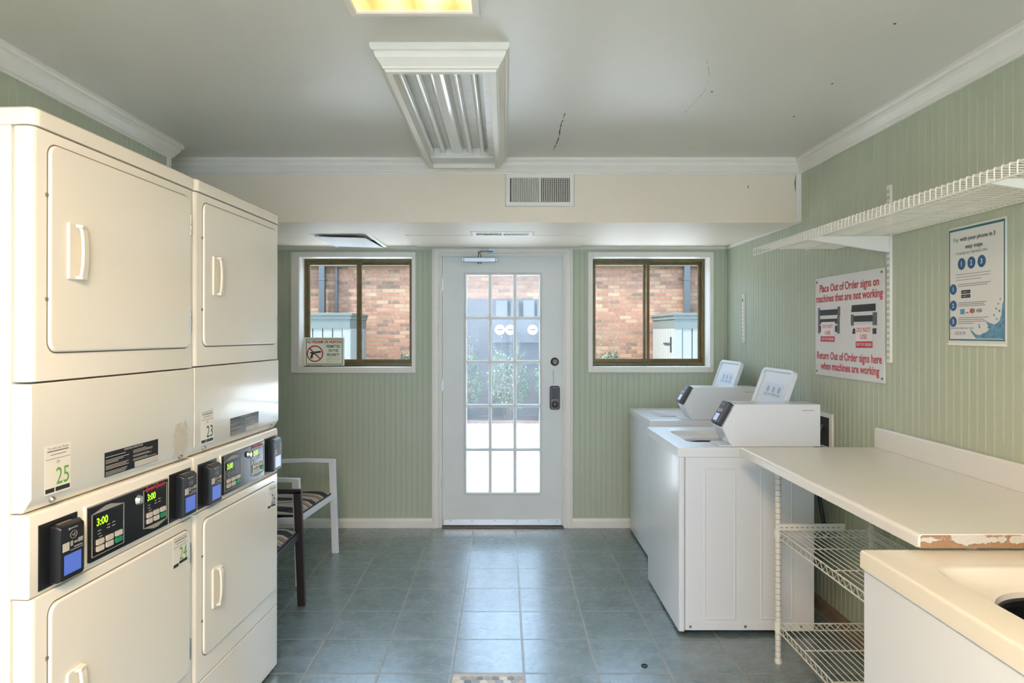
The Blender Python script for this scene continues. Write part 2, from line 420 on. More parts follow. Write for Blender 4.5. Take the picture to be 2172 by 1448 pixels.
# ------------------------------------------------------------------ room constants
XR, XL, YB, ZC = 1.668, -1.715, 4.91, 2.43
XA, YR, YC = -2.9, -2.3, 3.35          # alcove side, rear wall, left wall corner
YM = 3.68                               # beam face
ZS = 2.095                              # soffit underside
PITCH = .0405
def bead_profile(a, b, t0=0.0):
    pts = [a]
    k = math.floor((a-t0)/PITCH)
    prof = [(a, 0)]
    while t0+k*PITCH < b:
        g = t0+k*PITCH
        for dx, dp in ((-.0042, 0), (-.0028, .0012), (-.0017, .0009), (0, -.0003), (.0017, .0009), (.0028, .0012), (.0042, 0)):
            if a < g+dx < b: prof.append((g+dx, dp))
        k += 1
    prof.append((b, 0))
    return prof
def bead_wall(name, pieces, axis, face, back, label=None, inward=1):
    """pieces: list of (a0,a1,z0,z1). face: coordinate of room face, back: far side of wall thickness"""
    mb = MB(); sgn = 1 if back > face else -1
    def P(a, p, z):
        c = face+sgn*p
        return (a, c, z) if axis == 'x' else (c, a, z)
    for a0, a1, z0, z1 in pieces:
        pr = bead_profile(a0, a1)
        mb.loops([[P(a, p, z0) for a, p in pr], [P(a, p, z1) for a, p in pr]], False, False, False)
        e = face+sgn*.0045
        lo, hi = min(e, back), max(e, back)
        if axis == 'x': mb.box(a0, a1, lo, hi, z0, z1)
        else: mb.box(lo, hi, a0, a1, z0, z1)
    return structure(mb.build(name, 'wall'), label)
# openings in the back wall: windows W1, W2 and the door
W1 = (-1.545, -.678, 1.188, 2.036); W2 = (.652, 1.553, 1.192, 2.036); DR = (-.470, .452, 0, 2.055)
YO = 5.12
bead_wall('wall_back', [(XA, W1[0], 0, 2.6), (W1[0], W1[1], 0, W1[2]), (W1[0], W1[1], W1[3], 2.6), (W1[1], DR[0], 0, 2.6), (DR[0], DR[1], DR[3], 2.6),
    (DR[1], W2[0], 0, 2.6), (W2[0], W2[1], 0, W2[2]), (W2[0], W2[1], W2[3], 2.6), (W2[1], XR+.15, 0, 2.6)], 'x', YB, YO)
bead_wall('wall_right', [(YR, YB, 0, 2.6)], 'y', XR, XR+.15)
bead_wall('wall_left', [(YR, YC, 0, 2.6)], 'y', XL, XL-.12)
structure(box('wall_alcove', 'wall', None, XA-.15, XA, YC-.12, YO, 0, 2.6))
structure(box('wall_return', 'wall', None, XA, XL-.12, YC-.12, YC, 0, 2.6))
# rear wall behind the camera with a wide window added to let in more light
mb = MB(); RW = (-1.45, 1.45, .30, 2.25)
mb.box(XL-.12, RW[0], YR-.12, YR, 0, 2.6).box(RW[1], XR+.15, YR-.12, YR, 0, 2.6).box(RW[0], RW[1], YR-.12, YR, 0, RW[2]).box(RW[0], RW[1], YR-.12, YR, RW[3], 2.6)
structure(mb.build('wall_rear', 'wall'))
w3 = root_struct('added_window')
mb = MB(); mb.box(RW[0], RW[1], YR-.09, YR-.03, RW[2], RW[2]+.05).box(RW[0], RW[1], YR-.09, YR-.03, RW[3]-.05, RW[3])
for x in (RW[0], .05, RW[1]-.05): mb.box(x, x+.05, YR-.09, YR-.03, RW[2]+.05, RW[3]-.05)
mb.build('window_frame', 'white_trim', w3)
box('glass', 'glass', w3, RW[0]+.02, RW[1]-.02, YR-.062, YR-.058, RW[2]+.02, RW[3]-.02)
structure(box('floor', 'floor', None, XA-.15, XR+.15, YR-.12, YO+.02, -.06, 0))
structure(box('ceiling', 'ceiling', None, XA-.3, XR+.3, YR-.4, YO+.35, ZC, 2.62))
mb = MB(); mb.loops([[(XA, YM, 2.082), (XA, YB, 2.10), (XA, YB, ZC), (XA, YM, ZC)], [(XR, YM, 2.076), (XR, YB, 2.10), (XR, YB, ZC), (XR, YM, ZC)]])
structure(mb.build('wall_header', 'beam'), 'cream boxed beam across the ceiling above the door')
# crown moulding
CP = [(0, 0), (.010, 0), (.012, .007), (.018, .010), (.020, .016), (.027, .026), (.038, .040), (.043, .052), (.043, .058), (.050, .061), (.055, .068), (.055, .082), (0, .082)]
def crown(p0, p1, nrm, name, z=ZC-.082, mitre0=0, mitre1=0, m='white_trim', parent=None):
    p0 = Vector(p0); p1 = Vector(p1); d = (p1-p0).normalized(); n = Vector(nrm)
    A = [(*(p0+n*p+d*p*mitre0), z+h) for p, h in CP]; B = [(*(p1+n*p-d*p*mitre1), z+h) for p, h in CP]
    o = MB().loops([A, B]).build(name, m, parent)
    if not parent: structure(o)
    return o
crown((XR, YR), (XR, YM), (-1, 0), 'trim_1', mitre1=1)
crown((XA, YM), (XR, YM), (0, -1), 'trim_2', mitre1=1)
crown((XL, YR), (XL, YC), (1, 0), 'trim_3', mitre1=-1)
crown((XL, YC), (XA, YC), (0, 1), 'trim_4', mitre0=-1)
structure(box('trim_5', 'white_trim', None, XL-.005, XL+.012, YC-.022, YC+.008, 0, ZC-.082, .003))
structure(box('trim_6', 'white_trim', None, XR-.03, XR, YM-.008, YM, 2.08, ZC-.082, .002))
structure(MB().prism([(YB, 2.078), (YB-.016, 2.086), (YB-.02, 2.100), (YB, 2.100)], 'x', XA, XR).build('trim_7', 'white_trim'))
structure(MB().prism([(XR, 2.078), (XR-.014, 2.080), (XR-.018, 2.094), (XR, 2.10)], 'y', YB-.01, YM+.002).build('trim_8', 'white_trim'))
structure(box('trim_9', 'wall', None, XR-.014, XR, YB-.014, YB, .07, 2.078, .004))
structure(box('trim_10', 'beam', None, -.64, .55, 4.24, YB-.03, ZS-.008, ZS+.02, .002), 'screwed access board in the soffit above the door')
mb = MB(); mb.prism([(XR-.038, 2.30), (XR-.030, 2.345), (XR-.028, 2.32), (XR-.026, 2.24), (XR-.034, 2.26)], 'y', YM-.0006, YM); mb.box(1.368, 1.374, YM-.0006, YM, 2.270, 2.285)
structure(mb.build('trim_14', 'rust'), 'chipped paint at the right end of the beam')
# baseboards
BB = [(0, 0), (-.014, 0), (-.014, .048), (-.010, .056), (-.006, .068), (0, .07)]
structure(MB().prism([(YB+a, z) for a, z in BB], 'x', XA, -.537).build('baseboard_back', 'white_trim'))
structure(MB().prism([(YB+a, z) for a, z in BB], 'x', .512, XR).build('baseboard_back_right', 'white_trim'))
structure(MB().prism([(XR+a, z) for a, z in BB], 'y', YR, YB-.014).build('baseboard_right', 'rust'))
structure(MB().prism([(XA-a, z) for a, z in BB], 'y', YC, YB-.014).build('baseboard_alcove', 'white_trim'))
# cracks and nail pops in the ceiling plaster
def cz(px, py): d = (ZC-1.46)*1390/(705-py); return ((px-1069)*d/1390, d)
def crackmesh(pts, w, n=7):
    mb = MB(); P = []
    for a, b in zip(pts[:-1], pts[1:]):
        for k in range(n): t = k/n; P.append((a[0]+(b[0]-a[0])*t+random.uniform(-1, 1)*w*.8, a[1]+(b[1]-a[1])*t))
    P.append(pts[-1]); 
    for i, (a, b) in enumerate(zip(P[:-1], P[1:])):
        if random.random() < .1: continue
        ww = w*random.uniform(.3, 1.2)
        mb.face([(a[0]-ww, a[1], ZC-.0006), (a[0]+ww, a[1], ZC-.0006), (b[0]+ww*.8, b[1], ZC-.0006), (b[0]-ww*.8, b[1], ZC-.0006)])
    return mb
structure(crackmesh([(.271, 2.90), (.267, 3.06), (.273, 3.25), (.269, 3.37), (.263, 3.50)], .0030).build('trim_11', 'crack'), 'dark jagged crack in the ceiling right of the unlit light')
structure(crackmesh([(.72, 2.325), (.776, 2.474), (.806, 2.618), (.803, 2.75), (.795, 2.90)], .0007).build('trim_12', 'crack'), 'hairline crack in the ceiling')
mb = MB()
for px, py in ((1510, 194), (1765, 177), (1684, 247), (1898, 50)):
    x, y = cz(px, py); mb.cyl((x, y, ZC), (x, y, ZC-.0015), .004, 8)
structure(mb.build('trim_13', 'crack'), 'nail pops in the ceiling')

# ------------------------------------------------------------------ windows
def window(name, op, casing, slider_left):
    r = root_struct(name); x0, x1, z0, z1 = op
    cx0, cx1, cz0, cz1 = casing
    mb = MB()
    for a in ((cx0, x0+.012, cz0, cz1), (x1-.012, cx1, cz0, cz1)): mb.box(a[0], a[1], YB-.012, YB+.004, a[2], a[3])
    mb.box(x0+.012, x1-.012, YB-.012, YB+.004, cz0, z0+.012).box(x0+.012, x1-.012, YB-.012, YB+.004, z1-.012, cz1)
    mb.build('casing', 'white_trim', r, .002)
    j = MB(); t = .012
    j.box(x0, x0+t, YB, YO-.02, z0, z1).box(x1-t, x1, YB, YO-.02, z0, z1).box(x0+t, x1-t, YB, YO-.02, z1-t, z1)
    j.build('window_jamb', 'white_trim', r)
    box('window_sill', 'white_trim', r, x0+t, x1-t, YB, YO-.02, z0, z0+t)
    # bronze aluminium frame
    fx0, fx1, fz0, fz1 = x0+t, x1-t, z0+t, z1-t; y0 = YB+.125; y1 = y0+.055
    f = MB(); w = .020
    f.box(fx0, fx0+w, y0, y1, fz0, fz1).box(fx1-w, fx1, y0, y1, fz0, fz1).box(fx0+w, fx1-w, y0, y1, fz0, fz0+.026).box(fx0+w, fx1-w, y0, y1, fz1-.022, fz1)
    f.box(fx0+w, fx1-w, y0+.022, y0+.028, fz0+.026, fz0+.034)
    f.build('window_frame', 'bronze', r, .0015)
    mid = (fx0+fx1)/2-.005
    def sash(a, b, ya, nm):
        s = MB(); q = .020; zb, zt = fz0+.028, fz1-.022
        s.box(a, a+q, ya, ya+.02, zb, zt).box(b-q, b, ya, ya+.02, zb, zt).box(a+q, b-q, ya, ya+.02, zb, zb+.026).box(a+q, b-q, ya, ya+.02, zt-.022, zt)
        o = s.build(nm, 'bronze', r, .001)
        box('glass', 'glass', o, a+q-.004, b-q+.004, ya+.008, ya+.012, zb+.022, zt-.018)
        return o
    if slider_left:
        s1 = sash(fx0+w, mid+.022, y0+.004, 'sliding_sash'); sash(mid-.022, fx1-w, y0+.030, 'fixed_sash')
        box('window_latch', 'bronze', s1, mid+.004, mid+.018, y0-.008, y0+.004, (fz0+fz1)/2-.03, (fz0+fz1)/2+.03, .002)
    else:
        s1 = sash(fx0+w, mid+.022, y0+.004, 'sliding_sash'); sash(mid-.022, fx1-w, y0+.030, 'fixed_sash')
    g = MB(); rnd = random.Random(3)
    for k in range(150 if slider_left else 70):
        x = rnd.uniform(fx0, fx0+(.56 if slider_left else .9)*(fx1-fx0)); y = rnd.uniform(y0-.045 if not slider_left else y0-.015, y0-.002); s = rnd.uniform(.002, .007 if slider_left else .0035)
        mm = Matrix.Translation((x, y, z0+t+s*.5)) @ Matrix.Rotation(rnd.uniform(0, 3), 4, 'Z') @ Matrix.Rotation(rnd.uniform(0, 1), 4, 'X')
        g.mx = mm; g.box(-s, s, -s*.6, s*.6, -s*.4, s*.5)
    o = g.build('debris', 'grime', r); o['kind'] = 'stuff'
    return r
w1 = window('window_1', W1, (-1.593, -.661, 1.160, 2.061), True)
w2 = window('window_2', W2, (.629, 1.568, 1.163, 2.061), False)
structure(w1, 'bronze sliding window left of the door'); structure(w2, 'bronze sliding window right of the door')

# ------------------------------------------------------------------ door
d = root_struct('door_1'); structure(d, 'white fifteen-pane door')
def casing_profile(): return [(0, 0), (0, .018), (.010, .018), (.016, .013), (.045, .010), (.052, .014), (.060, .014), (.066, .010), (.072, .010), (.072, 0)]
c = MB()
for sgn, x in ((1, -.537), (-1, .512)):
    c.loops([[(x+sgn*(a), YB-.001-p, 0) for a, p in casing_profile()], [(x+sgn*a, YB-.001-p, 2.103-a) for a, p in casing_profile()]])
c.loops([[(-.537+a, YB-.001-p, 2.103-a) for a, p in casing_profile()], [(.512-a, YB-.001-p, 2.103-a) for a, p in casing_profile()]])
c.build('door_casing', 'white_trim', d)
j = MB(); j.box(-.468, -.464, YB-.008, YO, 0, 2.046).box(.446, .450, YB-.008, YO, 0, 2.046).box(-.468, .450, YB-.008, YO, 2.040, 2.05)
j.build('door_jamb', 'white_trim', d)
box('threshold', 'pewter', d, -.464, .446, YB-.02, YO, 0, .012, .003)
# slab with a glazed opening
GX0, GX1, GZ0, GZ1 = -.300, .286, .245, 1.909     # moulding outer
y0, y1 = YB+.006, YB+.046
s = MB(); s.box(-.462, GX0+.02, y0, y1, .014, 2.036).box(GX1-.02, .444, y0, y1, .014, 2.036).box(GX0+.02, GX1-.02, y0, y1, .014, GZ0+.02).box(GX0+.02, GX1-.02, y0, y1, GZ1-.02, 2.036)
slab = s.build('door_slab', 'door', d, .001)
mo = MB(); P = [(0, 0), (0, .006), (.008, .012), (.018, .008), (.022, -.004), (.022, -.02), (0, -.02)]
def frame_mould(mb, x0, x1, z0, z1, yf, prof):
    corners = [(x0, z0, 1, 1), (x1, z0, -1, 1), (x1, z1, -1, -1), (x0, z1, 1, -1)]
    ls = [[(x+sx*a, yf-p, z+sz*a) for a, p in prof] for x, z, sx, sz in corners]; ls.append(ls[0]); mb.loops(ls, False, False)
frame_mould(mo, GX0, GX1, GZ0, GZ1, y0, P)
mo.build('glazing_bead', 'door', d)
mu = MB()
gx0, gx1, gz0, gz1 = GX0+.020, GX1-.020, GZ0+.02, GZ1-.02
for px in (1040.0, 1092.0):
    x = (px-1069)/280.0; mu.prism([(x-.013, y0+.012), (x-.013, y0+.004), (x-.006, y0-.004), (x+.006, y0-.004), (x+.013, y0+.004), (x+.013, y0+.012)], 'z', gz0, gz1)
for k in range(1, 5):
    z = 1.46-((582+k*92.2)-705)/280.5-.002
    mu.prism([(y0+.0117, z-.0127), (y0+.0037, z-.0127), (y0-.0043, z-.0057), (y0-.0043, z+.0057), (y0+.0037, z+.0127), (y0+.0117, z+.0127)], 'x', gx0, gx1)
mu.build('muntin', 'door', d)
box('glass', 'door_glass', d, gx0-.004, gx1+.004, y0+.014, y0+.018, gz0-.004, gz1+.004)
sw = box('door_sweep', 'silver', d, -.450, .432, y0-.008, y0, .018, .062, .002)
for x in (-.4, -.24, -.07, .1, .26, .4): MB().cyl((x, y0-.008, .052), (x, y0-.0105, .052), .005, 10).build('screw', 'screw', sw)
for z in (1.82, 1.07, .335):
    h = MB(); h.box(-.476, -.455, y0-.012, y0-.004, z-.045, z+.045); 
    for k in range(5): h.cyl((-.4655, y0-.013, z-.045+k*.018+.001), (-.4655, y0-.013, z-.045+k*.018+.017), .006, 10)
    h.build('hinge', 'silver', d, .0008)
# closer
cl = MB(); cl.box(-.300, -.062, y0-.045, y0-.008, 1.985, 2.020)
clo = cl.build('door_closer', 'silver', d, .006, 3)
cc = MB(); cc.box(-.312, -.300, y0-.04, y0-.004, 1.988, 2.017).box(-.062, -.050, y0-.04, y0-.004, 1.988, 2.017).cyl((-.182, y0-.026, 1.975), (-.182, y0-.026, 1.985), .016, 14).cyl((-.182, y0-.026, 2.02), (-.182, y0-.026, 2.044), .013, 14)
cc.build('closer_cap', 'steel', clo, .001)
ca = MB(); ca.tube([(-.182, y0-.026, 2.046), (-.19, y0-.08, 2.05), (-.16, y0-.12, 2.053), (-.10, y0-.05, 2.062), (-.075, YB-.02, 2.064)], .006, 8)
ca.box(-.115, -.062, YB-.030, YB-.011, 2.052, 2.088)
ca.build('closer_arm', 'steel', clo, .001)
# deadbolt, pull, keypad lock
db = MB(); db.lathe([(.0, -.020), (.018, -.020), (.022, -.016), (.030, -.008), (.032, 0)], (.381, y0, 1.241), 'y'); db.box(.377, .385, y0-.034, y0-.018, 1.228, 1.254)
db.build('deadbolt', 'pewter', d, smooth=True)
dp = MB(); dp.tube([(.369, y0, 1.175), (.369, y0-.02, 1.168), (.367, y0-.026, 1.14), (.371, y0-.026, 1.11), (.371, y0-.02, 1.085), (.371, y0, 1.08)], .003, 8)
dp.build('door_pull', 'silver', d, smooth=True)
kp = MB(); kp.loops([[(x, y0, z) for x, z in rrect(.343, .417, .885, 1.060, .016)], [(x, y0-.022, z) for x, z in rrect(.343, .417, .885, 1.060, .016)], [(x, y0-.03, z) for x, z in rrect(.350, .410, .892, 1.053, .012)]])
kpo = kp.build('keypad_lock', 'pewter', d, smooth=True)
kb = MB(); kb.lathe([(.0, -.062), (.012, -.062), (.024, -.056), (.027, -.046), (.022, -.036), (.014, -.030)], (.380, y0, .925), 'y')
kb.build('door_knob', 'pewter', kpo, smooth=True)
box('keypad_cover', 'dark_grey', kpo, .354, .406, y0-.035, y0-.029, .965, 1.045, .003)
lt = box('latch_plate', 'pewter', d, .440, .447, y0-.004, y0+.02, .90, .95)

# ------------------------------------------------------------------ ceiling lights
t = thing('ceiling_light', (-.222, 2.84, ZC), 0, 'unlit ceiling light with exposed fluorescent tubes in a moulded white box', 'ceiling light', 'ceiling lights')
X0, X1, Yn, Yf = -.450+.222, .018+.222, 2.19-2.84, 3.60-2.84       # crown outline at ceiling
ob = MB(); prof = [(.055-p, -(.082-h)) for p, h in CP][1:-1]
prof = prof + [(.0, 0), (.075, 0), (.075, -.080)]
def rect_loop(x0, x1, y0, y1, prof):
    ls = []
    for x, y, sx, sy in ((x0, y0, 1, 1), (x1, y0, -1, 1), (x1, y1, -1, -1), (x0, y1, 1, -1)):
        ls.append([(x+sx*a, y+sy*a, h) for a, h in prof])
    ls.append(ls[0]); return ls
ob.loops(rect_loop(X0, X1, Yn, Yf, [(.0, 0), (.0, -.014), (.005, -.021), (.012, -.024), (.012, -.030), (.017, -.042), (.028, -.056), (.035, -.066), (.037, -.072), (.043, -.075), (.045, -.082), (.066, -.082), (.066, -.002), (.0, -.0)]), False, False)
ob.build('fixture_box', 'white_trim', t)
xa, xb, ya, yb = X0+.067, X1-.067, Yn+.067, Yf-.18
pan = MB(); pan.box(xa, xb, ya, yb+.11, -.006, -.001)
pan.build('reflector_pan', 'pan', t)
box('end_plate', 'pan', t, xa, xb, yb, yb+.11, -.060, -.006, .002)
box('side_panel', 'pan', t, xb-.030, xb, ya, yb, -.05, -.006)
for x in (-.155, -.093, .046, .112):
    tb = MB(); tb.cyl((x, ya+.004, -.027), (x, yb-.014, -.027), .0125, 16)
    to = tb.build('fluorescent_tube', 'tube', t, smooth=True)
    box('tube_socket', 'plastic_w', to, x-.014, x+.014, yb-.014, yb, -.045, -.006, .003)
bc = MB(); bc.loops([[(x, y, z) for x, z in ((-.062, -.006), (-.046, -.036), (-.012, -.040), (.004, -.036), (.018, -.006))] for y in (ya, yb)])
bc.build('ballast_cover', 'tube', t, .004, 3)

t = thing('ceiling_light', (-.266, 1.36, ZC), 0, 'lit ceiling light with a glowing amber plastic diffuser', 'ceiling light', 'ceiling lights')
fr = MB(); fr.loops(rect_loop(-.196, .196, -.61, .61, [(0, 0), (0, -.018), (.004, -.022), (.020, -.022), (.024, -.018), (.024, -.014), (0.024, -.006), (0.024, 0)]), False, False)
fr.build('frame', 'white_trim', t)
box('diffuser', 'amber', t, -.171, .171, -.585, .585, -.013, -.009)
for yy in (-.25,):  # added fixture out of view, supplies light to the whole room
    t = thing('ceiling_light', (-.266, yy, ZC), 0, 'added ceiling light, unseen behind the viewpoint, to brighten the room', 'ceiling light', 'ceiling lights')
    fr = MB(); fr.loops(rect_loop(-.30, .30, -.61, .61, [(0, 0), (0, -.05), (.02, -.05), (.02, 0)]), False, False); fr.build('frame', 'white_trim', t)
    box('diffuser', 'added_lamp', t, -.278, .278, -.585, .585, -.048, -.040)

# ------------------------------------------------------------------ vents
t = thing('wall_vent', (.2015, YM, 2.26), 0, 'white louvred air register on the beam face', 'vent')
v = MB(); v.loops([[(x, YM*0-.0, z) for x, z in R(-.196, .196, -.096, .094)], [(x, -.006, z) for x, z in R(-.193, .193, -.093, .091)]])
v.build('backing_plate', 'vent_dark', t)
v = MB(); frame_mould(v, -.196, .196, -.096, .094, 0, [(0, 0), (0, .003), (.008, .010), (.024, .010), (.030, .005), (.030, 0)])
v.box(-.006, .006, -.009, 0, -.068, .066); v.build('vent_frame', 'white_trim', t)
v = MB()
for a, b in ((-.162, -.008), (.010, .166)):
    n = 15
    for k in range(n):
        x = a+(b-a)*(k+.5)/n; v.mx = Matrix.Translation((x, -.0085, 0)) @ Matrix.Rotation(math.radians(28 if a < 0 else -18), 4, 'Z'); v.box(-.0016, .0016, -.006, .006, -.067, .065)
v.mx = None
v.build('louvre', 'white_trim', t)
v = MB()
for k in range(12): v.box(-.162, .166, -.0062, -.0052, -.062+k*.0108, -.0605+k*.0108)
v.build('rear_louvre', 'beige', t)
box('lever', 'white_trim', t, .170, .174, -.018, -.006, -.03, .03)

t = thing('ceiling_vent', (-1.05, 4.50, ZS), 0, 'square perforated ceiling air return hanging slightly open above the left window', 'vent')
v = MB(); v.loops(rect_loop(-.19, .19, -.33, .34, [(0, .003), (0, -.006), (.022, -.010), (.026, -.004), (.026, .003)]), False, False)
v.build('vent_frame', 'white_trim', t)
box('duct_opening', 'vent_dark', t, -.164, .164, -.304, .314, -.001, .002)
def perf_mat():
    m, nt, b = new_mat('perforated_white_metal')
    tc = N(nt, 'ShaderNodeTexCoord'); sep = N(nt, 'ShaderNodeSeparateXYZ'); L(nt, tc.outputs['Object'], sep.inputs[0])
    def q(o): return math_n(nt, 'POWER', math_n(nt, 'SUBTRACT', math_n(nt, 'FRACT', math_n(nt, 'MULTIPLY', o, 62.0)), .5), 2)
    f = math_n(nt, 'LESS_THAN', math_n(nt, 'ADD', q(sep.outputs[0]), q(sep.outputs[1])), .06)
    L(nt, mixc(nt, f, lin((226, 228, 230)), lin((60, 60, 60))), b.inputs['Base Color']); b.inputs['Roughness'].default_value = .5
    return m
M['perf'] = perf_mat()
v = MB(); v.box(-.162, .162, -.302, .312, -.004, -.001); p = v.build('perforated_panel', 'perf', t)
p.rotation_euler = (math.radians(1.6), math.radians(1.8), 0); p.location = (0, 0, -.014)
t = thing('ceiling_vent', (-.01, 4.14, ZS-.006), 0, 'narrow louvred register in the soffit above the door', 'vent')
v = MB(); v.loops(rect_loop(-.20, .20, -.09, .09, [(0, .006), (0, -.004), (.01, -.008), (.034, -.008), (.036, .006)]), False, False); v.build('vent_frame', 'white_trim', t)
box('duct_opening', 'vent_dark', t, -.165, .165, -.055, .055, -.001, .004)
v = MB()
for k in range(24):
    if k == 12: continue
    v.mx = Matrix.Translation((-.158+k*.0137, 0, -.004)) @ Matrix.Rotation(.5, 4, 'Y'); v.box(-.001, .001, -.055, .055, -.004, .004)
v.mx = None; v.box(-.004, .007, -.055, .055, -.008, -.001)
v.build('louvre', 'silver', t)

# ------------------------------------------------------------------ stacked dryers
DW, DD = .690, .625
def card_reader(par, x, z, yf, pale=False, w=.084, h=.137, dp=.024):
    r = MB(); r.loops([[(a, yf, b) for a, b in rrect(x, x+w, z, z+h, .006)], [(a, yf-dp*.55, b) for a, b in rrect(x, x+w, z, z+h, .006)],
        [(a, yf-dp, b) for a, b in rrect(x+.003, x+w-.003, z+.004, z+h-.006, .008)]])
    o = r.build('card_reader', 'black', par, smooth=True, angle=30)
    yy = yf-dp
    box('card_slot', 'rust', o, x+.014, x+w-.026, yf-dp*.45, yf-dp*.45+.008, z+h-.001, z+h+.0006)
    box('screen', 'lcd_w' if pale else 'lcd', o, x+.014, x+w-.014, yy-.0012, yy+.001, z+.016, z+.062)
    flat('payment_sticker', 'beige', o, [R(x+.008, x+.030, z+.072, z+.092)], yy-.001)
    pr = [R(x+.034, x+.042, z+.080, z+.092), R(x+.046, x+.058, z+.084, z+.089), R(x+.060, x+.076, z+.083, z+.093), R(x+.046, x+.074, z+.074, z+.077), R(x+.034, x+.076, z+.069, z+.071)]
    for k in range(3): pr.append(R(x+.040+k*.004, x+.0415+k*.004, z+.104-k*.0015, z+.108+k*.0015))
    flat('printed_marks', 'grey_line', o, pr, yy-.001)
    b = MB(); b.tube([(x+.045+.011*math.cos(a*PI/9), yy-.0006, z+.106+.009*math.sin(a*PI/9)) for a in range(18)], .0006, 5, True)
    b.box(x+.034, x+.058, yy-.001, yy, z+.121, z+.1235).cyl((x+.031, yy-.001, z+.122), (x+.031, yy, z+.122), .003, 10)
    b.build('reader_emblem', 'grey_line', o)
    return o
def pull(par, x, z, yf, w=.060, h=.140):
    b = MB(); a = x; c = x+w
    b.loops([[(p, yf, q) for p, q in rrect(a, c, z, z+h, .006)], [(p, yf-.006, q) for p, q in rrect(a+.003, c-.003, z+.002, z+h-.002, .006)]])
    
    # bow: curved outer bar with top and bottom webs, pocket open towards the free edge
    out = []
    for zz, dpt in ((z+.004, .009), (z+.016, .017), (z+.04, .020), (z+h/2, .021), (z+h-.04, .020), (z+h-.016, .017), (z+h-.004, .009)):
        out.append([(c-.030, yf-dpt+.006, zz), (c-.026, yf-dpt, zz), (c-.006, yf-dpt*.9, zz), (c-.001, yf-.004, zz), (c-.007, yf-.004, zz), (c-.010, yf-dpt*.7, zz), (c-.024, yf-dpt+.006, zz)])
    b.loops(out)
    for zz in (z+.003, z+h-.011):
        b.loops([[(a+.022, yf-.004, zz), (c-.027, yf-.017, zz), (c-.004, yf-.014, zz), (c-.002, yf-.004, zz)], [(a+.022, yf-.004, zz+.008), (c-.027, yf-.017, zz+.008), (c-.004, yf-.014, zz+.008), (c-.002, yf-.004, zz+.008)]])
    return b.build('handle', 'plastic_w', par, .0015, 2)
def hinge(par, x, z, h=.068):
    b = MB(); n = 4
    b.box(x-.004, x+.004, -.0015, .001, z, z+h)
    for k in range(n): b.cyl((x, -.003, z+h*k/n+.001), (x, -.003, z+h*(k+1)/n-.001), .0032, 10)
    return b.build('hinge', 'steel', par)
def number_sticker(par, x, z, num, col='ink', w=.084, h=.115, yf=0, clear=True, rot=0):
    mx = Matrix.Translation((x, 0, z)) @ Matrix.Rotation(-rot, 4, 'Y')
    s = flat('number_sticker', 'sticker', par, [rrect(0, w, 0, h, .003)], yf-.0006, .0004, mx)
    q = [R(.002, .030, .004, .014), R(.034, w-.004, .008, .017) if not clear else R(.034, w-.004, .004, .014)]
    flat('store_badge', 'ink', s, q, yf-.0010, .0004, mx)
    g = [R(.008, w-.008, h-.016, h-.0135), R(.018, w-.016, h-.024, h-.0225), R(.002, w-.002, h-.0335, h-.0325)]
    flat('printed_line', 'ink_soft', s, g, yf-.0010, .0004, mx)
    letters('lettering', 'ink_soft', s, [('Try with your Phone', w/2, h-.0105, .0055, w*.8, 'c'), ('OR', w*.5, h-.045, .007, .011, 'c')], yf-.0011, mx=mx)
    letters('lettering', col, s, [(num, w*.42, .020, .040, w*.50, 'l')], yf-.0012, bold=.0, mx=mx)
    return s
def display_panel(par, x0, x1, z0, z1, up, badge):
    f = MB(); w = .0012; y = -.0078
    path = [(x0, z0 if up else z0+.008), (x1, z0 if up else z0+.008), (x1, z1), (x0, z1)] if not up else [(x0, z0), (x1, z0), (x1, z1-.006), (x0, z1-.006)]
    xs0, xs1 = x0, x1; zt = z1-(.006 if up else 0); zb = z0+(0 if up else .006)
    f.box(xs0, xs0+w, y-.0006, y+.001, zb, zt).box(xs1-w, xs1, y-.0006, y+.001, zb, zt).box(xs0, xs1, y-.0006, y+.001, zb, zb+w).box(xs0, xs1, y-.0006, y+.001, zt-w, zt)
    cx = (x0+x1)/2
    if up: f.prism([(x0+.004, zt), (x1-.004, zt), (cx+.01, zt+.011), (cx-.01, zt+.011)], 'y', y-.0006, y+.001)
    else: f.prism([(x0+.004, zb), (x1-.004, zb), (cx+.01, zb-.011), (cx-.01, zb-.011)], 'y', y-.0006, y+.001)
    f.build('panel_outline', 'grey_line', par)
    W_ = x1-x0
    box('display_window', 'black_gl' , par, x0+.012, x1-.012, y-.0012, y+.001, zt-.036, zt-.010)
    letters('display_digits', 'led', par, [('3:00', x0+.016, zt-.033, .019, W_*.34, 'l')], y-.0016, bold=.02)
    for r_ in range(2):
        for k in range(3):
            gx = x0+W_*(.13+k*.29); gz = zb+.010+r_*.017
            if not up: gz += .000
            m = 'green_b' if (k == 2 and r_ == 0) else 'beige'
            MB().prism(rrect(gx, gx+W_*.21, gz, gz+.0135, .002, 3), 'y', y-.003, y+.001).build('button', m, par)
    pr = []
    for (fx, fz) in ((.16, .052), (.16, .060), (.44, .058), (.44, .066), (.60, .058), (.60, .067), (.60, .072), (.2, .044)):
        pr.append(R(x0+W_*fx, x0+W_*(fx+.10), zb+fz+.002, zb+fz+.0042))
    flat('printed_marks', 'grey_line', par, pr, y-.001)
    if badge: letters('brand_lettering', 'red', par, [('Speed Queen', x0+.006, zt-.004, .013, W_*.80, 'l', .2)], y-.0022, bold=.035)
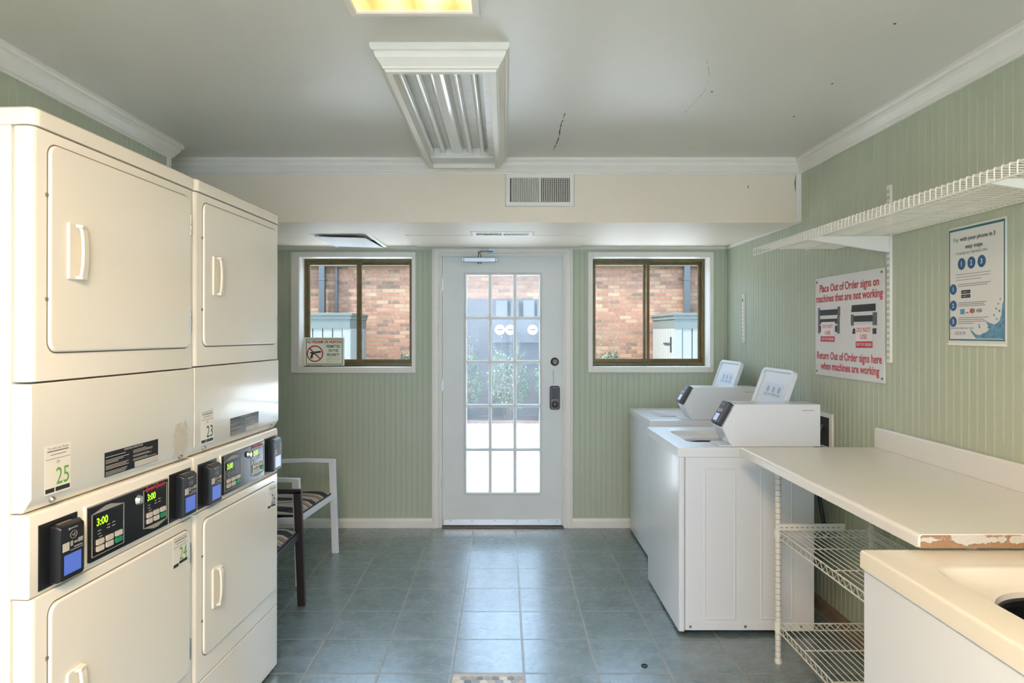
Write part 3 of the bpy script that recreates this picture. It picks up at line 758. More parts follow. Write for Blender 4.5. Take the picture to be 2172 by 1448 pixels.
def dryer(u0, label, up_num, up_col, low_num, low_rot, torn, pale):
    ux = Vector((math.sin(math.radians(3.46)), math.cos(math.radians(3.46))))
    o = Vector((-1.158, 0))+ux*((u0)/math.cos(math.radians(3.46)))
    o.x = -1.158+u0*math.tan(math.radians(3.46)); o.y = u0
    t = thing('stacked_dryer', (o.x, o.y, .018), math.radians(90-3.46), label, 'dryer', 'stacked dryers along the left wall')
    t.rotation_euler = (0, math.radians(.22), math.radians(90-3.46)); t.location.z = .002
    # cabinet
    b = MB(); b.box(.004, DW-.004, .055, DD, .02, 1.945); cab = b.build('cabinet', 'enamel', t, .004)
    for x in (.04, DW-.04):
        for y in (.10, DD-.06): MB().cyl((x, y, 0), (x, y, .022), .018, 12).build('foot', 'rubber', t)
    # top cap: rounded corners in plan
    def plan(x0, x1, y0, y1, r): return rrect(x0, x1, y0, y1, r, 6)
    b = MB(); b.loops([[(x, y, 1.931) for x, y in plan(.0, DW, -.004, .40, .022)], [(x, y, 1.966) for x, y in plan(.0, DW, -.004, .40, .022)], [(x, y, 1.973) for x, y in plan(.006, DW-.006, .003, .40, .018)]])
    b.build('top_cap', 'enamel', t, smooth=True, angle=50)
    box('rear_cover', 'enamel', t, .09, DW-.03, .42, DD-.01, 1.945, 1.985, .004)
    def panel(z0, z1, name='front_panel', yb=.052):
        b = MB(); b.loops([[(x, y, z0) for x, y in plan(0, DW, 0, yb, .016)], [(x, y, z1) for x, y in plan(0, DW, 0, yb, .016)]])
        return b.build(name, 'enamel', t, .0025, 2)
    panel(1.345, 1.928, 'upper_front_panel'); panel(.283, .851, 'lower_front_panel'); panel(.022, .279, 'kick_panel')
    # middle panel with a chamfered lower edge and screws
    b = MB()
    pr = [(0, 1.079), (.022, 1.047), (.05, 1.047), (.05, 1.341), (0, 1.341)]
    b.prism(pr, 'x', .0, DW); mid = b.build('service_panel', 'enamel', t, .003, 2)
    for x in (.075, DW-.065): MB().cyl((x, .006, 1.059), (x, .012, 1.066), .0075, 14).build('screw', 'screw', mid)
    # doors
    for (x0, x1, z0, z1, hz, hy) in ((.048, .658, 1.412, 1.900, 1.586, (1.462, 1.778)), (.052, .658, .357, .821, .498, (.393, .706))):
        g = MB(); g.loops([[(x, -.0004, z) for x, z in rrect(x0-.0035, x1+.0035, z0-.0035, z1+.0035, .029)], [(x, .003, z) for x, z in rrect(x0-.0035, x1+.0035, z0-.0035, z1+.0035, .029)]])
        D = MB(); D.loops([[(x, .002, z) for x, z in rrect(x0, x1, z0, z1, .026)], [(x, -.004, z) for x, z in rrect(x0, x1, z0, z1, .026)], [(x, -.008, z) for x, z in rrect(x0+.005, x1-.005, z0+.005, z1-.005, .023)]])
        do = D.build('dryer_door', 'enamel', t, smooth=True, angle=60)
        g.build('door_gap_shade', 'seam', do)  # flat tan strip drawn as the shade in the gap round the door
        pull(do, .098, hz, -.008)
        hinge(t, x1+.007, hy[0]); hinge(t, x1+.007, hy[1])
        box('door_catch', 'seam', do, x0-.008, x0-.001, -.003, .0, z0+.12, z0+.128); box('door_catch', 'seam', do, x0-.008, x0-.001, -.003, 0, z1-.125, z1-.117)
        if z0 > 1:
            number = number_sticker(t, .040, 1.078, up_num, up_col, yf=0)
        else:
            number_sticker(do, .556, .722, low_num, up_col, w=.084, h=.098, yf=-.008, clear=False, rot=low_rot)
    # instruction label
    lb = flat('instruction_label', 'black_gl', t, [R(.248, .488, 1.0765, 1.141)], -.0006)
    st = []; rnd = random.Random(5)
    for k in range(13): 
        if k in (3, 7, 11): continue
        st.append(R(.252, .252+rnd.uniform(.05, .10), 1.0795+k*.0040, 1.0808+k*.0040))
    for k in range(9):
        if k in (2, 5): continue
        st.append(R(.368, .368+rnd.uniform(.06, .115), 1.098+k*.0036, 1.0992+k*.0036))
    st.append(R(.375, .487, 1.0775, 1.094))
    flat('printed_marks', 'beige', lb, st, -.0012)
    letters('lettering', 'sticker', lb, [('OPERATING INSTRUCTIONS', .37, 1.1342, .0048, .085, 'c')], -.0013)
    if torn:
        P = [(0, .01), (.02, 0), (.05, .002), (.075, .012), (.092, .03), (.088, .05), (.095, .062), (.085, .07), (.092, .088), (.078, .108), (.062, .104), (.056, .084), (.05, .106), (.02, .104), (.01, .084), (.0, .07), (.008, .055), (-.004, .042), (.006, .03)]
        flat('sticker_residue', 'residue', t, [[(.566+x*.95, 1.068+z) for x, z in P]], -.0005)
    # control section
    b = MB(); b.prism([(.006, .853), (.004, .860), (.004, 1.036), (.009, 1.044), (.05, 1.044), (.05, .853)], 'x', 0, DW)
    cp = b.build('control_panel', 'enamel', t, .0025, 2)
    b = MB(); b.box(.026, .151, .0015, .0045, .862, 1.014); b.build('reader_plate', 'black', t, .0008)
    b = MB(); b.box(.553, .675, .0015, .0045, .868, 1.018); b.build('reader_plate', 'black', t, .0008)
    card_reader(t, .060, .866, .0015); card_reader(t, .588, .872, .0015, pale)
    b = MB(); frame_mould(b, .176, .538, .866, 1.019, .004, [(0, 0), (0, .004), (.003, .0055), (.008, .004), (.008, 0)]); b.build('panel_bezel', 'enamel', t)
    box('display_panel', 'black_gl', t, .184, .530, -.0068, .004, .873, 1.012)
    display_panel(t, .190, .318, .884, 1.000, True, False)
    display_panel(t, .406, .523, .888, 1.004, False, True)
    b = MB(); b.lathe([(.0, -.011), (.009, -.011), (.011, -.009), (.013, -.004), (.015, -.0)], (.384, -.0068, .984), 'y', 20); b.box(.3825, .3855, -.0188, -.0175, .978, .990)
    b.build('key_lock', 'chrome', t, smooth=True)
    # seams between panels
    return t
dryer(1.476, 'stacked dryer with stickers 25 and 24 and a torn sticker residue', '25', 'lime', '24', 0.0, True, False)
dryer(2.170, 'stacked dryer with stickers 23 and 26, beside the dark brown chair', '23', 'dk_green', '26', -.12, False, True)

# ------------------------------------------------------------------ chairs
def chair(loc, m, label, rz=90):
    t = thing('armchair', loc, math.radians(rz), label, 'chair', 'metal armchairs with striped cushions')
    hw, bw = .2875, .017
    def bar(name, pts, hx=.011, hy=.016, parent=t):
        b = MB(); ls = []
        for p in pts:
            x, y, z = p[:3]; a = p[3] if len(p) > 3 else 0
            ls.append([(x-hx, y-hy, z+a*0), (x+hx, y-hy, z), (x+hx, y+hy, z), (x-hx, y+hy, z)])
        return b.loops(ls).build(name, m, parent, .003)
    for s in (-1, 1):
        bar('leg', [(s*hw, -.012, 0), (s*hw, .010, .612)], .013, .021)
        bar('leg', [(s*(hw-.004), .535, 0), (s*(hw-.004), .475, .40)], .013, .018)
        b = MB(); b.box(s*hw-.013, s*hw+.013, -.012, .20, .597, .622).loops([[(s*hw-.013, .20, .597), (s*hw+.013, .20, .597), (s*hw+.013, .20, .622), (s*hw-.013, .20, .622)], [(s*(hw-.02)-.013, .51, .582), (s*(hw-.02)+.013, .51, .582), (s*(hw-.02)+.013, .51, .607), (s*(hw-.02)-.013, .51, .607)]])
        b.build('armrest', m, t, .004)
        b = MB(); b.loops([[(s*(hw-.01)+a, y, z+c) for a, c in ((-.012, -.018), (.012, -.018), (.012, .018), (-.012, .018))] for y, z in ((.01, .375), (.49, .345))])
        b.build('side_rail', m, t, .003)
        b = MB(); b.loops([[(s*(hw-.014)-.012, y-.012, z), (s*(hw-.014)+.012, y-.012, z), (s*(hw-.014)+.012, y+.012, z), (s*(hw-.014)-.012, y+.012, z)] for y, z in ((.46, .36), (.50, .58), (.60, .90))])
        b.build('back_post', m, t, .003)
    box('seat_rail', m, t, -hw+.01, hw-.01, -.002, .022, .357, .393, .003); box('seat_rail', m, t, -hw+.01, hw-.01, .47, .49, .33, .362, .003)
    b = MB(); b.box(-hw+.03, hw-.03, .02, .47, .352, .362); b.build('seat', m, t)
    b = MB(); b.box(-hw, hw, .585, .61, .88, .91)
    for k in range(9): x = -.22+k*.055; b.loops([[(x-.012, .508, .46), (x+.012, .508, .46), (x+.012, .516, .46), (x-.012, .516, .46)], [(x-.012, .594, .885), (x+.012, .594, .885), (x+.012, .602, .885), (x-.012, .602, .885)]])
    b.box(-hw+.02, hw-.02, .495, .515, .44, .47)
    b.build('backrest', m, t, .002)
    # cushion
    b = MB(); nx, ny = 16, 14; top = []; hwc = .262
    g = lambda u: (1-abs(u)**5)**.4 if abs(u) < 1 else 0
    rings = []
    for i in range(ny+1):
        v = -1+2*i/ny; row = []
        for k in range(nx+1):
            u = -1+2*k/nx; hgt = .030*g(u*.999)*g(v*.999)
            row.append((u*hwc, .235+v*.225, .398+hgt+.006*math.sin(u*5)*math.cos(v*4)))
        rings.append(row)
    vt = [[b._v(p) for p in r] for r in rings]; vb = [[b._v((p[0]*.98, .235+(p[1]-.235)*.98, .796-.398-.0-(p[2]-.398)*.9+.0)) for p in r] for r in rings]
    for i in range(ny):
        for k in range(nx):
            b.bm.faces.new((vt[i][k], vt[i][k+1], vt[i+1][k+1], vt[i+1][k])); b.bm.faces.new((vb[i][k], vb[i+1][k], vb[i+1][k+1], vb[i][k+1]))
    for i in range(ny):
        b.bm.faces.new((vt[i][0], vt[i+1][0], vb[i+1][0], vb[i][0])); b.bm.faces.new((vt[i][nx], vb[i][nx], vb[i+1][nx], vt[i+1][nx]))
    for k in range(nx):
        b.bm.faces.new((vt[0][k], vb[0][k], vb[0][k+1], vt[0][k+1])); b.bm.faces.new((vt[ny][k], vt[ny][k+1], vb[ny][k+1], vb[ny][k]))
    c = b.build('seat_cushion', 'stripe', t, smooth=True, angle=80)
    pp = MB(); pp.tube([(x, y, .398) for x, y in [(a, .235+c_) for a, c_ in rrect(-hwc, hwc, -.225, .225, .01, 3)]], .005, 6, True); pp.build('piping', 'ink', c)
    return t
chair((-1.158, 4.06, 0), 'chair_w', 'white metal armchair with striped cushion, behind the dark brown one', 84.2)
chair((-1.095, 3.223, 0), 'chair_b', 'dark brown metal armchair with striped cushion beside the far dryer')

# ------------------------------------------------------------------ top load washers
WW, WD, WH = .69, .655, .905
def washer(x, yc, label, near=False, deck='enamel_w'):
    t = thing('top_load_washer', (x, yc, 0), math.radians(-90), label, 'washing machine', 'top load washers along the right wall')
    h = WW/2
    b = MB(); b.loops([[(p, q, .02) for p, q in R(-h, h, .0315, WD)], [(p, q, .857) for p, q in R(-h, h, .0315, WD)], [(p, q, .857) for p, q in R(-h+.01, h-.01, .0415, WD-.01)]], True, False); cab = b.build('cabinet', 'enamel_w', t, .002)
    b = MB(); b.loops([[(a, c, .014) for a, c in rrect(-h, h, 0, .03, .008)], [(a, c, .857) for a, c in rrect(-h, h, 0, .03, .008)]]); b.build('front_panel', 'enamel_w', t, .002)
    for xx in (-h+.05, h-.05):
        for yy in (.06, WD-.06): MB().cyl((xx, yy, 0), (xx, yy, .021), .02, 12).build('foot', 'rubber', t)
    for s in (1, -1):
        b = MB()
        for y0, y1 in ((.120, .277), (.394, .554)):
            ls = []
            for off, dd in ((0, .0), (.003, .0018), (.008, .0018), (.011, .0002)):
                ls.append([(s*(h+dd), p, q) for p, q in R(y0+off, y1-off, .070+off, .808-off)])
            b.loops(ls, False, False)
        b.build('side_emboss', 'enamel_w', cab)
        b = MB(); b.box(s*h if s > 0 else -h-.003, h+.003 if s > 0 else -h, .042, WD-.05, .022, .056); bs = b.build('base_strip', 'enamel_w', cab, .001)
        for y in (.055, .32, .59): MB().cyl((s*(h+.003), y, .040), (s*(h+.006), y, .040), .006, 10).build('screw', 'screw', bs)
    # deck with a recessed well and a round opening
    n = 15; cy = .27
    def rect_pts(x0, x1, y0, y1, z): 
        P = []
        for (a, c, e, f) in ((x0, y0, x1, y0), (x1, y0, x1, y1), (x1, y1, x0, y1), (x0, y1, x0, y0)):
            for k in range(n): P.append((a+(e-a)*k/n, c+(f-c)*k/n, z))
        return P
    def round_pts(x0, x1, y0, y1, r, z):
        P = rect_pts(x0, x1, y0, y1, z); Q = []
        for px, py, pz in P:
            cx = min(max(px, x0+r), x1-r); cy_ = min(max(py, y0+r), y1-r); dx, dy = px-cx, py-cy_
            l = math.hypot(dx, dy)
            if l > r and l > 0: px, py = cx+dx/l*r, cy_+dy/l*r
            Q.append((px, py, pz))
        return Q
    def circ_pts(r, z, cx=-.01):
        P = []
        for k in range(4*n):
            a = -3*PI/4+2*PI*k/(4*n); P.append((cx+r*math.cos(a), cy+.005+r*math.sin(a), z))
        return P
    Z = WH
    ls = [rect_pts(-h-.002, h+.002, -.006, WD+.004, Z-.047), rect_pts(-h-.002, h+.002, -.006, WD+.004, Z-.008), rect_pts(-h+.001, h-.001, -.003, WD+.001, Z-.002), rect_pts(-h+.006, h-.006, .002, WD-.004, Z),
          round_pts(-.225, .190, .085, .505, .05, Z), round_pts(-.215, .180, .094, .496, .05, Z-.006), round_pts(-.195, .160, .11, .480, .07, Z-.024), circ_pts(.160, Z-.030), circ_pts(.150, Z-.036), circ_pts(.148, Z-.055)]
    b = MB(); b.loops(ls, False, False); b.build('washer_deck', deck, t, smooth=True, angle=40)
    b = MB(); b.loops([circ_pts(.149, Z-.050), circ_pts(.152, Z-.07), circ_pts(.20, Z-.09), circ_pts(.24, Z-.12), circ_pts(.24, Z-.45)], False, True); ba = b.build('wash_basket', 'steel', t, smooth=True)
    b = MB(); b.lathe([(.10, -.44), (.06, -.36), (.04, -.14), (.036, -.10), (.0, -.098)], (-.01, cy+.005, Z), 'z', 24); b.build('agitator', 'grey_box', ba, smooth=True)
    b = MB(); b.tube([(p[0], p[1], Z-.053) for p in circ_pts(.150, 0)], .005, 6, True); b.build('tub_ring', 'dark_grey', ba, smooth=True)
    # back console
    box('rear_console', 'enamel_w', t, -h+.05, .182, .575, WD+.03, Z, Z+.075, .006, 3)
    # lid
    mx = Matrix.Translation((0, .529, Z+.012)) @ Matrix.Rotation(math.radians(-19.5), 4, 'X')
    b = MB(); b.mx = mx
    b.loops([[(p, .010, q) for p, q in rrect(-.232, .172, 0, .362, .035, 6)], [(p, .004, q) for p, q in rrect(-.235, .175, -.002, .365, .037, 6)], [(p, -.012, q) for p, q in rrect(-.235, .175, -.002, .365, .037, 6)],
             [(p, -.015, q) for p, q in rrect(-.232, .172, .001, .362, .035, 6)], [(p, -.015, q) for p, q in rrect(-.220, .160, .012, .349, .028, 6)], [(p, -.004, q) for p, q in rrect(-.214, .154, .018, .343, .024, 6)]])
    lid = b.build('lid', 'enamel_w', t, smooth=True, angle=40)
    flat('lid_label', 'sky_pale', lid, [R(-.13, .09, .205, .282)], -.0048, mx=mx)
    rnd = random.Random(9); q = []
    for k in range(3): q.append(circ(-.09+k*.07, .248, .018, 14))
    for k in range(18): q.append(R(-.125+k*.0115, -.118+k*.0115, .212+rnd.uniform(0, .006), .222+rnd.uniform(0, .006)))
    flat('printed_marks', 'grey_blue', lid, q, -.0052, mx=mx)
    b = MB(); b.mx = mx; b.cyl((.118, -.004, .115), (.118, -.010, .115), .010, 14); b.build('bumper', 'screw', lid)
    b = MB(); b.mx = mx; b.cyl((-.238, -.004, .17), (-.245, -.004, .17), .007, 10).cyl((-.238, .0, .02), (-.245, .0, .02), .007, 10); b.build('hinge_pin', 'dark_grey', lid)
    # coin / card meter case on the right hand side
    x0, x1 = .180, .335
    prof = [(.690, Z+.001), (.690, Z+.205), (.686, Z+.207), (.278, Z+.207), (.262, Z+.185), (.262, Z+.001)]
    b = MB(); b.prism(prof, 'x', x0, x1); mc = b.build('meter_case', 'enamel_w', t, .0025, 2)
    nose = [(.276, Z+.205), (.216, Z+.098), (.217, Z+.084), (.248, Z+.022), (.263, Z+.004), (.285, Z+.1)]
    b = MB(); b.prism(nose, 'x', x0+.0015, x1-.0015); b.build('case_front', 'enamel_w', mc)
    fl = [(.245, Z+.022), (.222, Z+.076), (.218, Z+.074), (.240, Z+.020)]
    b = MB(); b.prism([(.200, Z+.001), (.200, Z+.006), (.262, Z+.006), (.262, Z+.001)], 'x', x0+.01, x1-.01); b.build('case_foot', 'enamel_w', mc)
    ang = math.atan2(.278-.216, .105)
    rm = Matrix.Translation(((x0+x1)/2+.014, .216, Z+.098)) @ Matrix.Rotation(-ang, 4, 'X')
    b = MB(); b.mx = rm
    b.loops([[(p, 0, q) for p, q in rrect(-.045, .045, -.004, .122, .008)], [(p, -.022, q) for p, q in rrect(-.045, .045, -.004, .122, .008)], [(p, -.030, q) for p, q in rrect(-.041, .041, 0, .118, .010)]])
    rd = b.build('card_reader', 'dark_grey', mc, smooth=True, angle=30)
    flat('reader_face', 'black', rd, [rrect(-.039, .039, .003, .115, .006)], -.0308, mx=rm)
    flat('screen', 'lcd_w', rd, [R(-.026, .026, .012, .050)], -.0316, mx=rm)
    flat('payment_sticker', 'grey_line', rd, [R(-.034, .004, .058, .076), R(.008, .034, .060, .078), R(-.02, .012, .1, .104)], -.0316, mx=rm)
    bb = MB(); bb.box(x1-.0, x1+.0008, .60, .66, Z+.176, Z+.178); bb.build('edge_scratch', 'ink_soft', mc)
    box('receipt_slot', 'dark_grey', mc, x0+.045, x1-.03, .288, .292, Z+.2065, Z+.2080)
    return t
M['sky_pale'] = mat('pale_label', (214, 220, 230), .3)
M['grey_blue'] = mat('grey_blue_print', (160, 172, 190), .5)
washer(.846, 3.515, 'white top load washer with raised lid, between the countertop and another washer')
washer(.930, 4.495, 'white top load washer with raised lid, in the corner under the window')
washer(.920, 1.335, 'cream-topped washer with open tub in front of the raw counter end', deck='enamel_y')

# washer outlet box on the wall
t = thing('washer_outlet_box', (XR, 3.40, .95), math.radians(-90), 'chipped white outlet box frame on the wall behind the washer', 'outlet box')
b = MB(); frame_mould(b, -.085, .085, -.10, .095, 0, [(0, 0), (0, .010), (.020, .014), (.024, .002), (.024, 0)]); b.build('box_frame', 'white_trim', t)
box('box_back', 'vent_dark', t, -.062, .062, -.004, .0, -.078, .072)
b = MB(); b.tube([(-.02, -.006, .03), (-.02, -.03, -.02), (-.01, -.05, -.2), (.03, -.02, -.5)], .010, 8); b.build('hose', 'grey_box', t, smooth=True)

# ------------------------------------------------------------------ counter
t = thing('countertop', (1.047, 2.28, .951), 0, 'cream laminate countertop with backsplash and a raw broken near end', 'countertop')
y0, y1 = 1.655-2.28, 2.91-2.28; xe = XR-1.047-.003
b = MB(); b.prism([(0.006, -.036), (0, -.030), (0, -.010), (.003, -.003), (.010, 0), (xe, 0), (xe, -.036)], 'y', y0+.002, y1); b.build('counter_slab', 'counter', t, smooth=True, angle=50)
b = MB(); b.prism([(.006, -.0355), (.006, -.007), (.012, -.003), (xe-.02, -.003), (xe-.02, -.0355)], 'y', y0, y0+.002); b.build('raw_edge', 'particle', t)
b = MB(); b.prism([(xe-.020, 0), (xe-.020, .082), (xe-.015, .089), (xe-.006, .090), (xe, .088), (xe, 0)], 'y', y0+.0, y1-.0); b.build('backsplash', 'counter_e', t, .002)
b = MB(); b.prism([(-.0008, -.0345), (-.0008, -.011), (.0, -.011), (.0, -.0345)], 'y', y0+.002, y1); b.build('front_edge', 'counter_e', t)

# ------------------------------------------------------------------ wire shelf rack under the counter
def grooved_mat():
    m, nt, b = new_mat('grooved_white_post')
    sep = N(nt, 'ShaderNodeSeparateXYZ'); L(nt, N(nt, 'ShaderNodeNewGeometry').outputs['Position'], sep.inputs[0])
    f = math_n(nt, 'LESS_THAN', math_n(nt, 'FRACT', math_n(nt, 'MULTIPLY', sep.outputs[2], 39.37)), .07)
    L(nt, mixc(nt, f, lin((232, 230, 222)), lin((120, 112, 104))), b.inputs['Base Color']); b.inputs['Roughness'].default_value = .35
    return m
M['grooved_post'] = grooved_mat()
t = thing('wire_shelf_rack', (1.213, 2.30, 0), 0, 'white two-shelf wire rack under the countertop', 'shelf rack')
RX, RY0, RY1 = 1.628-1.213, 1.70-2.30, 2.90-2.30
for (x, y) in ((0, RY1), (RX, RY1), (0, RY0), (RX, RY0)):
    b = MB(); b.cyl((x, y, .004), (x, y, .912), .0125, 16)
    p = b.build('post', 'grooved_post', t, smooth=True)
    b = MB(); b.cyl((x, y, 0), (x, y, .012), .0155, 16); b.build('leveling_foot', 'wire', p)
for z in (.584, .172):
    b = MB(); r = .0028
    # perimeter trusses
    def truss(p, q, n):
        p = Vector(p); q = Vector(q)
        b.tube([p, q], .0032, 6); dn = Vector((0, 0, -.030)); b.tube([p+dn, q+dn], .0032, 6)
        pts = [p.lerp(q, k/n)+(dn if k % 2 else Vector((0, 0, 0))) for k in range(n+1)]
        b.tube(pts, .0022, 5)
    truss((0, RY0, z), (0, RY1, z), 56); truss((RX, RY0, z), (RX, RY1, z), 56)
    truss((0, RY1, z), (RX, RY1, z), 18); truss((0, RY0, z), (RX, RY0, z), 18)
    b.build('shelf_frame', 'wire', t, smooth=True, angle=80)
    b = MB()
    for k in range(1, 17): x = RX*k/17; b.tube([(x, RY0, z+.003), (x, RY1, z+.003)], .0019, 6)
    for k in range(1, 5): y = RY0+(RY1-RY0)*k/5+.11*0; b.tube([(0, y, z-.003), (RX, y, z-.003)], .0026, 6)
    b.build('shelf_deck', 'wire', t, smooth=True, angle=80)
    for (x, y) in ((0, RY1), (RX, RY1), (0, RY0), (RX, RY0)): MB().cyl((x, y, z-.030), (x, y, z+.010), .0175, 16, .0155).build('corner_sleeve', 'wire', t, smooth=True, angle=50)
def slot_bar(name, parent, m, x0, x1, y, z0, z1, n):
    b = MB(); b.box(x0, x1, y-.004, y+.004, z0, z1); o = b.build(name, m, parent, .001)
    s = MB()
    for k in range(n): a = x0+.012+(x1-x0-.024)*k/n; s.box(a, a+.010, y-.0047, y-.004, (z0+z1)/2-.002, (z0+z1)/2+.001)
    s.build('slot', 'ink_soft', o)
    return o
tb = thing('slotted_shelf_bracket', (1.213, 2.88, .584), 0, 'loose slotted white metal bar lying on the upper wire shelf', 'shelf bracket')
slot_bar('bar', tb, 'wire', -.012, .285, .0, .006, .036, 12)

# ------------------------------------------------------------------ wall shelf
t = thing('wall_shelf', (XR, 2.2, 1.88), 0, 'long white ventilated wire shelf on wall brackets', 'wall shelf')
SX = 1.262-XR; SY0, SY1 = .9-2.2, 3.31-2.2
b = MB(); n = int((SY1-SY0)/.0254)
for k in range(n+1):
    y = SY1-k*.0254
    b.tube([(-.006, y, .004), (SX, y, .004), (SX-.002, y, 0), (SX-.002, y, -.030)], .0020, 5)
b.build('shelf_deck', 'wire', t, smooth=True, angle=80)
b = MB()
for x, z in ((-.006, 0), (SX+.002, 0), (SX+.001, -.030), (-.14, 0), (-.27, 0)): b.tube([(x, SY0, z), (x, SY1, z)], .0032, 6)
b.build('shelf_rail', 'wire', t, smooth=True, angle=80)
for yy in (2.825-2.2, 1.765-2.2):
    b = MB(); b.prism([(-.006, -.004), (SX+.03, -.006), (SX+.03, -.018), (-.05, -.070), (-.006, -.075)], 'y', yy-.007, yy+.007)
    br = b.build('shelf_bracket', 'wire', t, .0015)
    b = MB(); b.box(-.012, 0, yy-.0125, yy+.0125, 1.33-1.88, 2.095-1.88)
    sd = b.build('wall_standard', 'wire', t, .001)
    s = MB()
    for k in range(28): z = 1.345-1.88+k*.0265; s.box(-.0124, -.012, yy-.007, yy-.004, z, z+.014); s.box(-.0124, -.012, yy+.004, yy+.007, z, z+.014)
    s.build('slot', 'ink_soft', sd)
t = thing('wall_standard', (XR, 4.545, 1.39), 0, 'short empty shelf standard on the right wall near the corner', 'shelf standard')
b = MB(); b.box(-.012, 0, -.0125, .0125, 0, .335); sd = b.build('rail', 'wire', t, .001)
s = MB()
for k in range(12): s.box(-.0124, -.012, -.007, -.004, .01+k*.0265, .024+k*.0265); s.box(-.0124, -.012, .004, .007, .01+k*.0265, .024+k*.0265)
s.build('slot', 'ink_soft', sd)
b = MB(); b.cyl((-.012, 0, .295), (-.016, 0, .295), .006, 10); b.build('screw', 'crack', sd)

# ------------------------------------------------------------------ signs
t = thing('instruction_sign', (XR-.004, 3.177, 1.237), math.radians(-90), 'white sign with red lettering about out of order signs, screwed to right wall', 'sign')
w, h = .63, .508; x0 = -w/2
box('sign_board', 'sign_w', t, x0, -x0, -.003, .003, 0, h, .001)
letters('lettering', 'sign_red', t, [('Place Out of Order signs on', .004, .433, .038, .545, 'c'), ('machines that are not working', 0.0, .381, .038, .610, 'c'),
    ('Return Out of Order signs here', 0.0, .086, .038, .595, 'c'), ('when machines are working', .01, .033, .038, .535, 'c')], -.0040, bold=.022)
P = []
P += [R(-.265, -.082, .311, .340), R(-.265, -.082, .268, .293), R(-.268, -.245, .226, .257), R(-.11, -.085, .226, .257)]
P += [[(.043, .320), (.249, .320), (.249, .353), (.049, .353)], R(.062, .230, .273, .302), [(.052, .217), (.090, .217), (.090, .242), (.060, .242)], R(.222, .255, .217, .242)]
flat('pictogram_bars', 'ink', t, P, -.0038)
flat('pictogram_clamps', 'screen_grey', t, [R(-.286, -.265, .304, .352), R(-.084, -.060, .304, .352), R(-.286, -.265, .218, .304), R(-.088, -.064, .218, .304), R(.041, .066, .256, .309), R(.226, .260, .256, .314)], -.0042)
flat('pictogram_cards', 'card', t, [[(-.258, .176), (-.112, .176), (-.110, .277), (-.250, .277)], [(.086, .151), (.226, .154), (.225, .261), (.080, .256)]], -.0046)
flat('card_band', 'sign_red', t, [[(-.258, .176), (-.112, .176), (-.111, .204), (-.256, .204)], [(.086, .151), (.226, .154), (.226, .184), (.085, .181)]], -.0050)
letters('lettering', 'sign_red', t, [('DO NOT', .153, .226, .020, .118, 'c'), ('USE', .153, .194, .020, .055, 'c'), ('DO NOT', -.182, .247, .017, .105, 'c'), ('USE', -.182, .213, .018, .055, 'c')], -.0052, bold=.01)
letters('lettering', 'card', t, [('OUT OF ORDER', .155, .161, .013, .125, 'c'), ('OUT OF ORDER', -.183, .184, .012, .125, 'c')], -.0054, bold=.01)
for x, z in ((x0+.015, .02), (-x0-.015, .02), (x0+.015, h-.02), (-x0-.018, h-.018)): MB().cyl((x, -.003, z), (x, -.006, z), .0055, 10).build('screw', 'ink_soft', t)

t = thing('payment_poster', (XR-.003, 2.312, 1.421), math.radians(-90), 'white and blue phone payment poster with three numbered steps, under wire shelf', 'poster')
w, h = .2825, .425; x0 = -w/2
box('poster_sheet', 'paper', t, x0, -x0, -.0012, .002, 0, h)
flat('border', 'teal', t, [R(x0+.005, -x0-.005, h-.015, h-.007), R(x0+.004, x0+.009, .010, h-.007), R(-x0-.010, -x0-.006, .010, h-.007), R(x0+.005, -x0-.005, .010, .015)], -.0018)
letters('lettering', 'lime', t, [('Pay', -.112, .371, .0145, .026, 'l')], -.002, bold=.012)
letters('lettering', 'ink', t, [('with your phone in 3', -.078, .371, .0145, .172, 'l'), ('easy steps', -.008, .342, .0145, .085, 'c')], -.002, bold=.012)
letters('lettering', 'ink_soft', t, [("IT'S AS EASY AS / TAN FACIL COMO", -.020, .322, .009, .158, 'c')], -.002)
circs = [circ(-.070+k*.050, .288, .0195, 28, .0215) for k in range(3)] + [circ(-.114, z, .0185, 28, .0195) for z in (.198, .138, .079)]
flat('number_disc', 'navy', t, circs, -.0020)
letters('lettering', 'paper', t, [(str(k+1), -.070+k*.050, .280, .017, None, 'c') for k in range(3)] + [(str(k+1), -.114, (.191, .131, .072)[k], .015, None, 'c') for k in range(3)], -.0027, bold=.02)
q = [R(-.102, .072, .249, .2505), R(-.102, .070, .239, .2405), R(-.102, .03, .229, .2305)]
for z, L_ in ((.213, .16), (.206, .145), (.146, .14), (.140, .13), (.134, .135), (.092, .15), (.085, .13), (.078, .14), (.071, .08)): q.append(R(-.088, -.088+L_, z, z+.0018))
flat('printed_line', 'ink_soft', t, q, -.0018)
flat('store_badge', 'ink', t, [R(-.072, -.026, .179, .192), R(-.072, -.026, .164, .176)], -.0018)
letters('lettering', 'paper', t, [('Available on', -.068, .1835, .0045, .036, 'l'), ('Available on', -.068, .1685, .0045, .036, 'l')], -.0026)
flat('card_logo', 'sky_ink', t, [R(-.077, -.055, .105, .124)], -.0018)
flat('card_logo', 'red', t, [circ(-.019, .116, .0085), R(-.048, -.034, .109, .112)], -.0018)
flat('card_logo', 'rust', t, [circ(-.011, .116, .0080)], -.0026)
letters('lettering', 'ink', t, [('VISA', .002, .110, .0125, .030, 'l', .15)], -.002, bold=.01)
letters('lettering', 'navy', t, [('Smartphone Registration Code', -.128, .0525, .0068, .118, 'l'), ('CEC0139', -.105, .031, .0115, .055, 'l')], -.002)
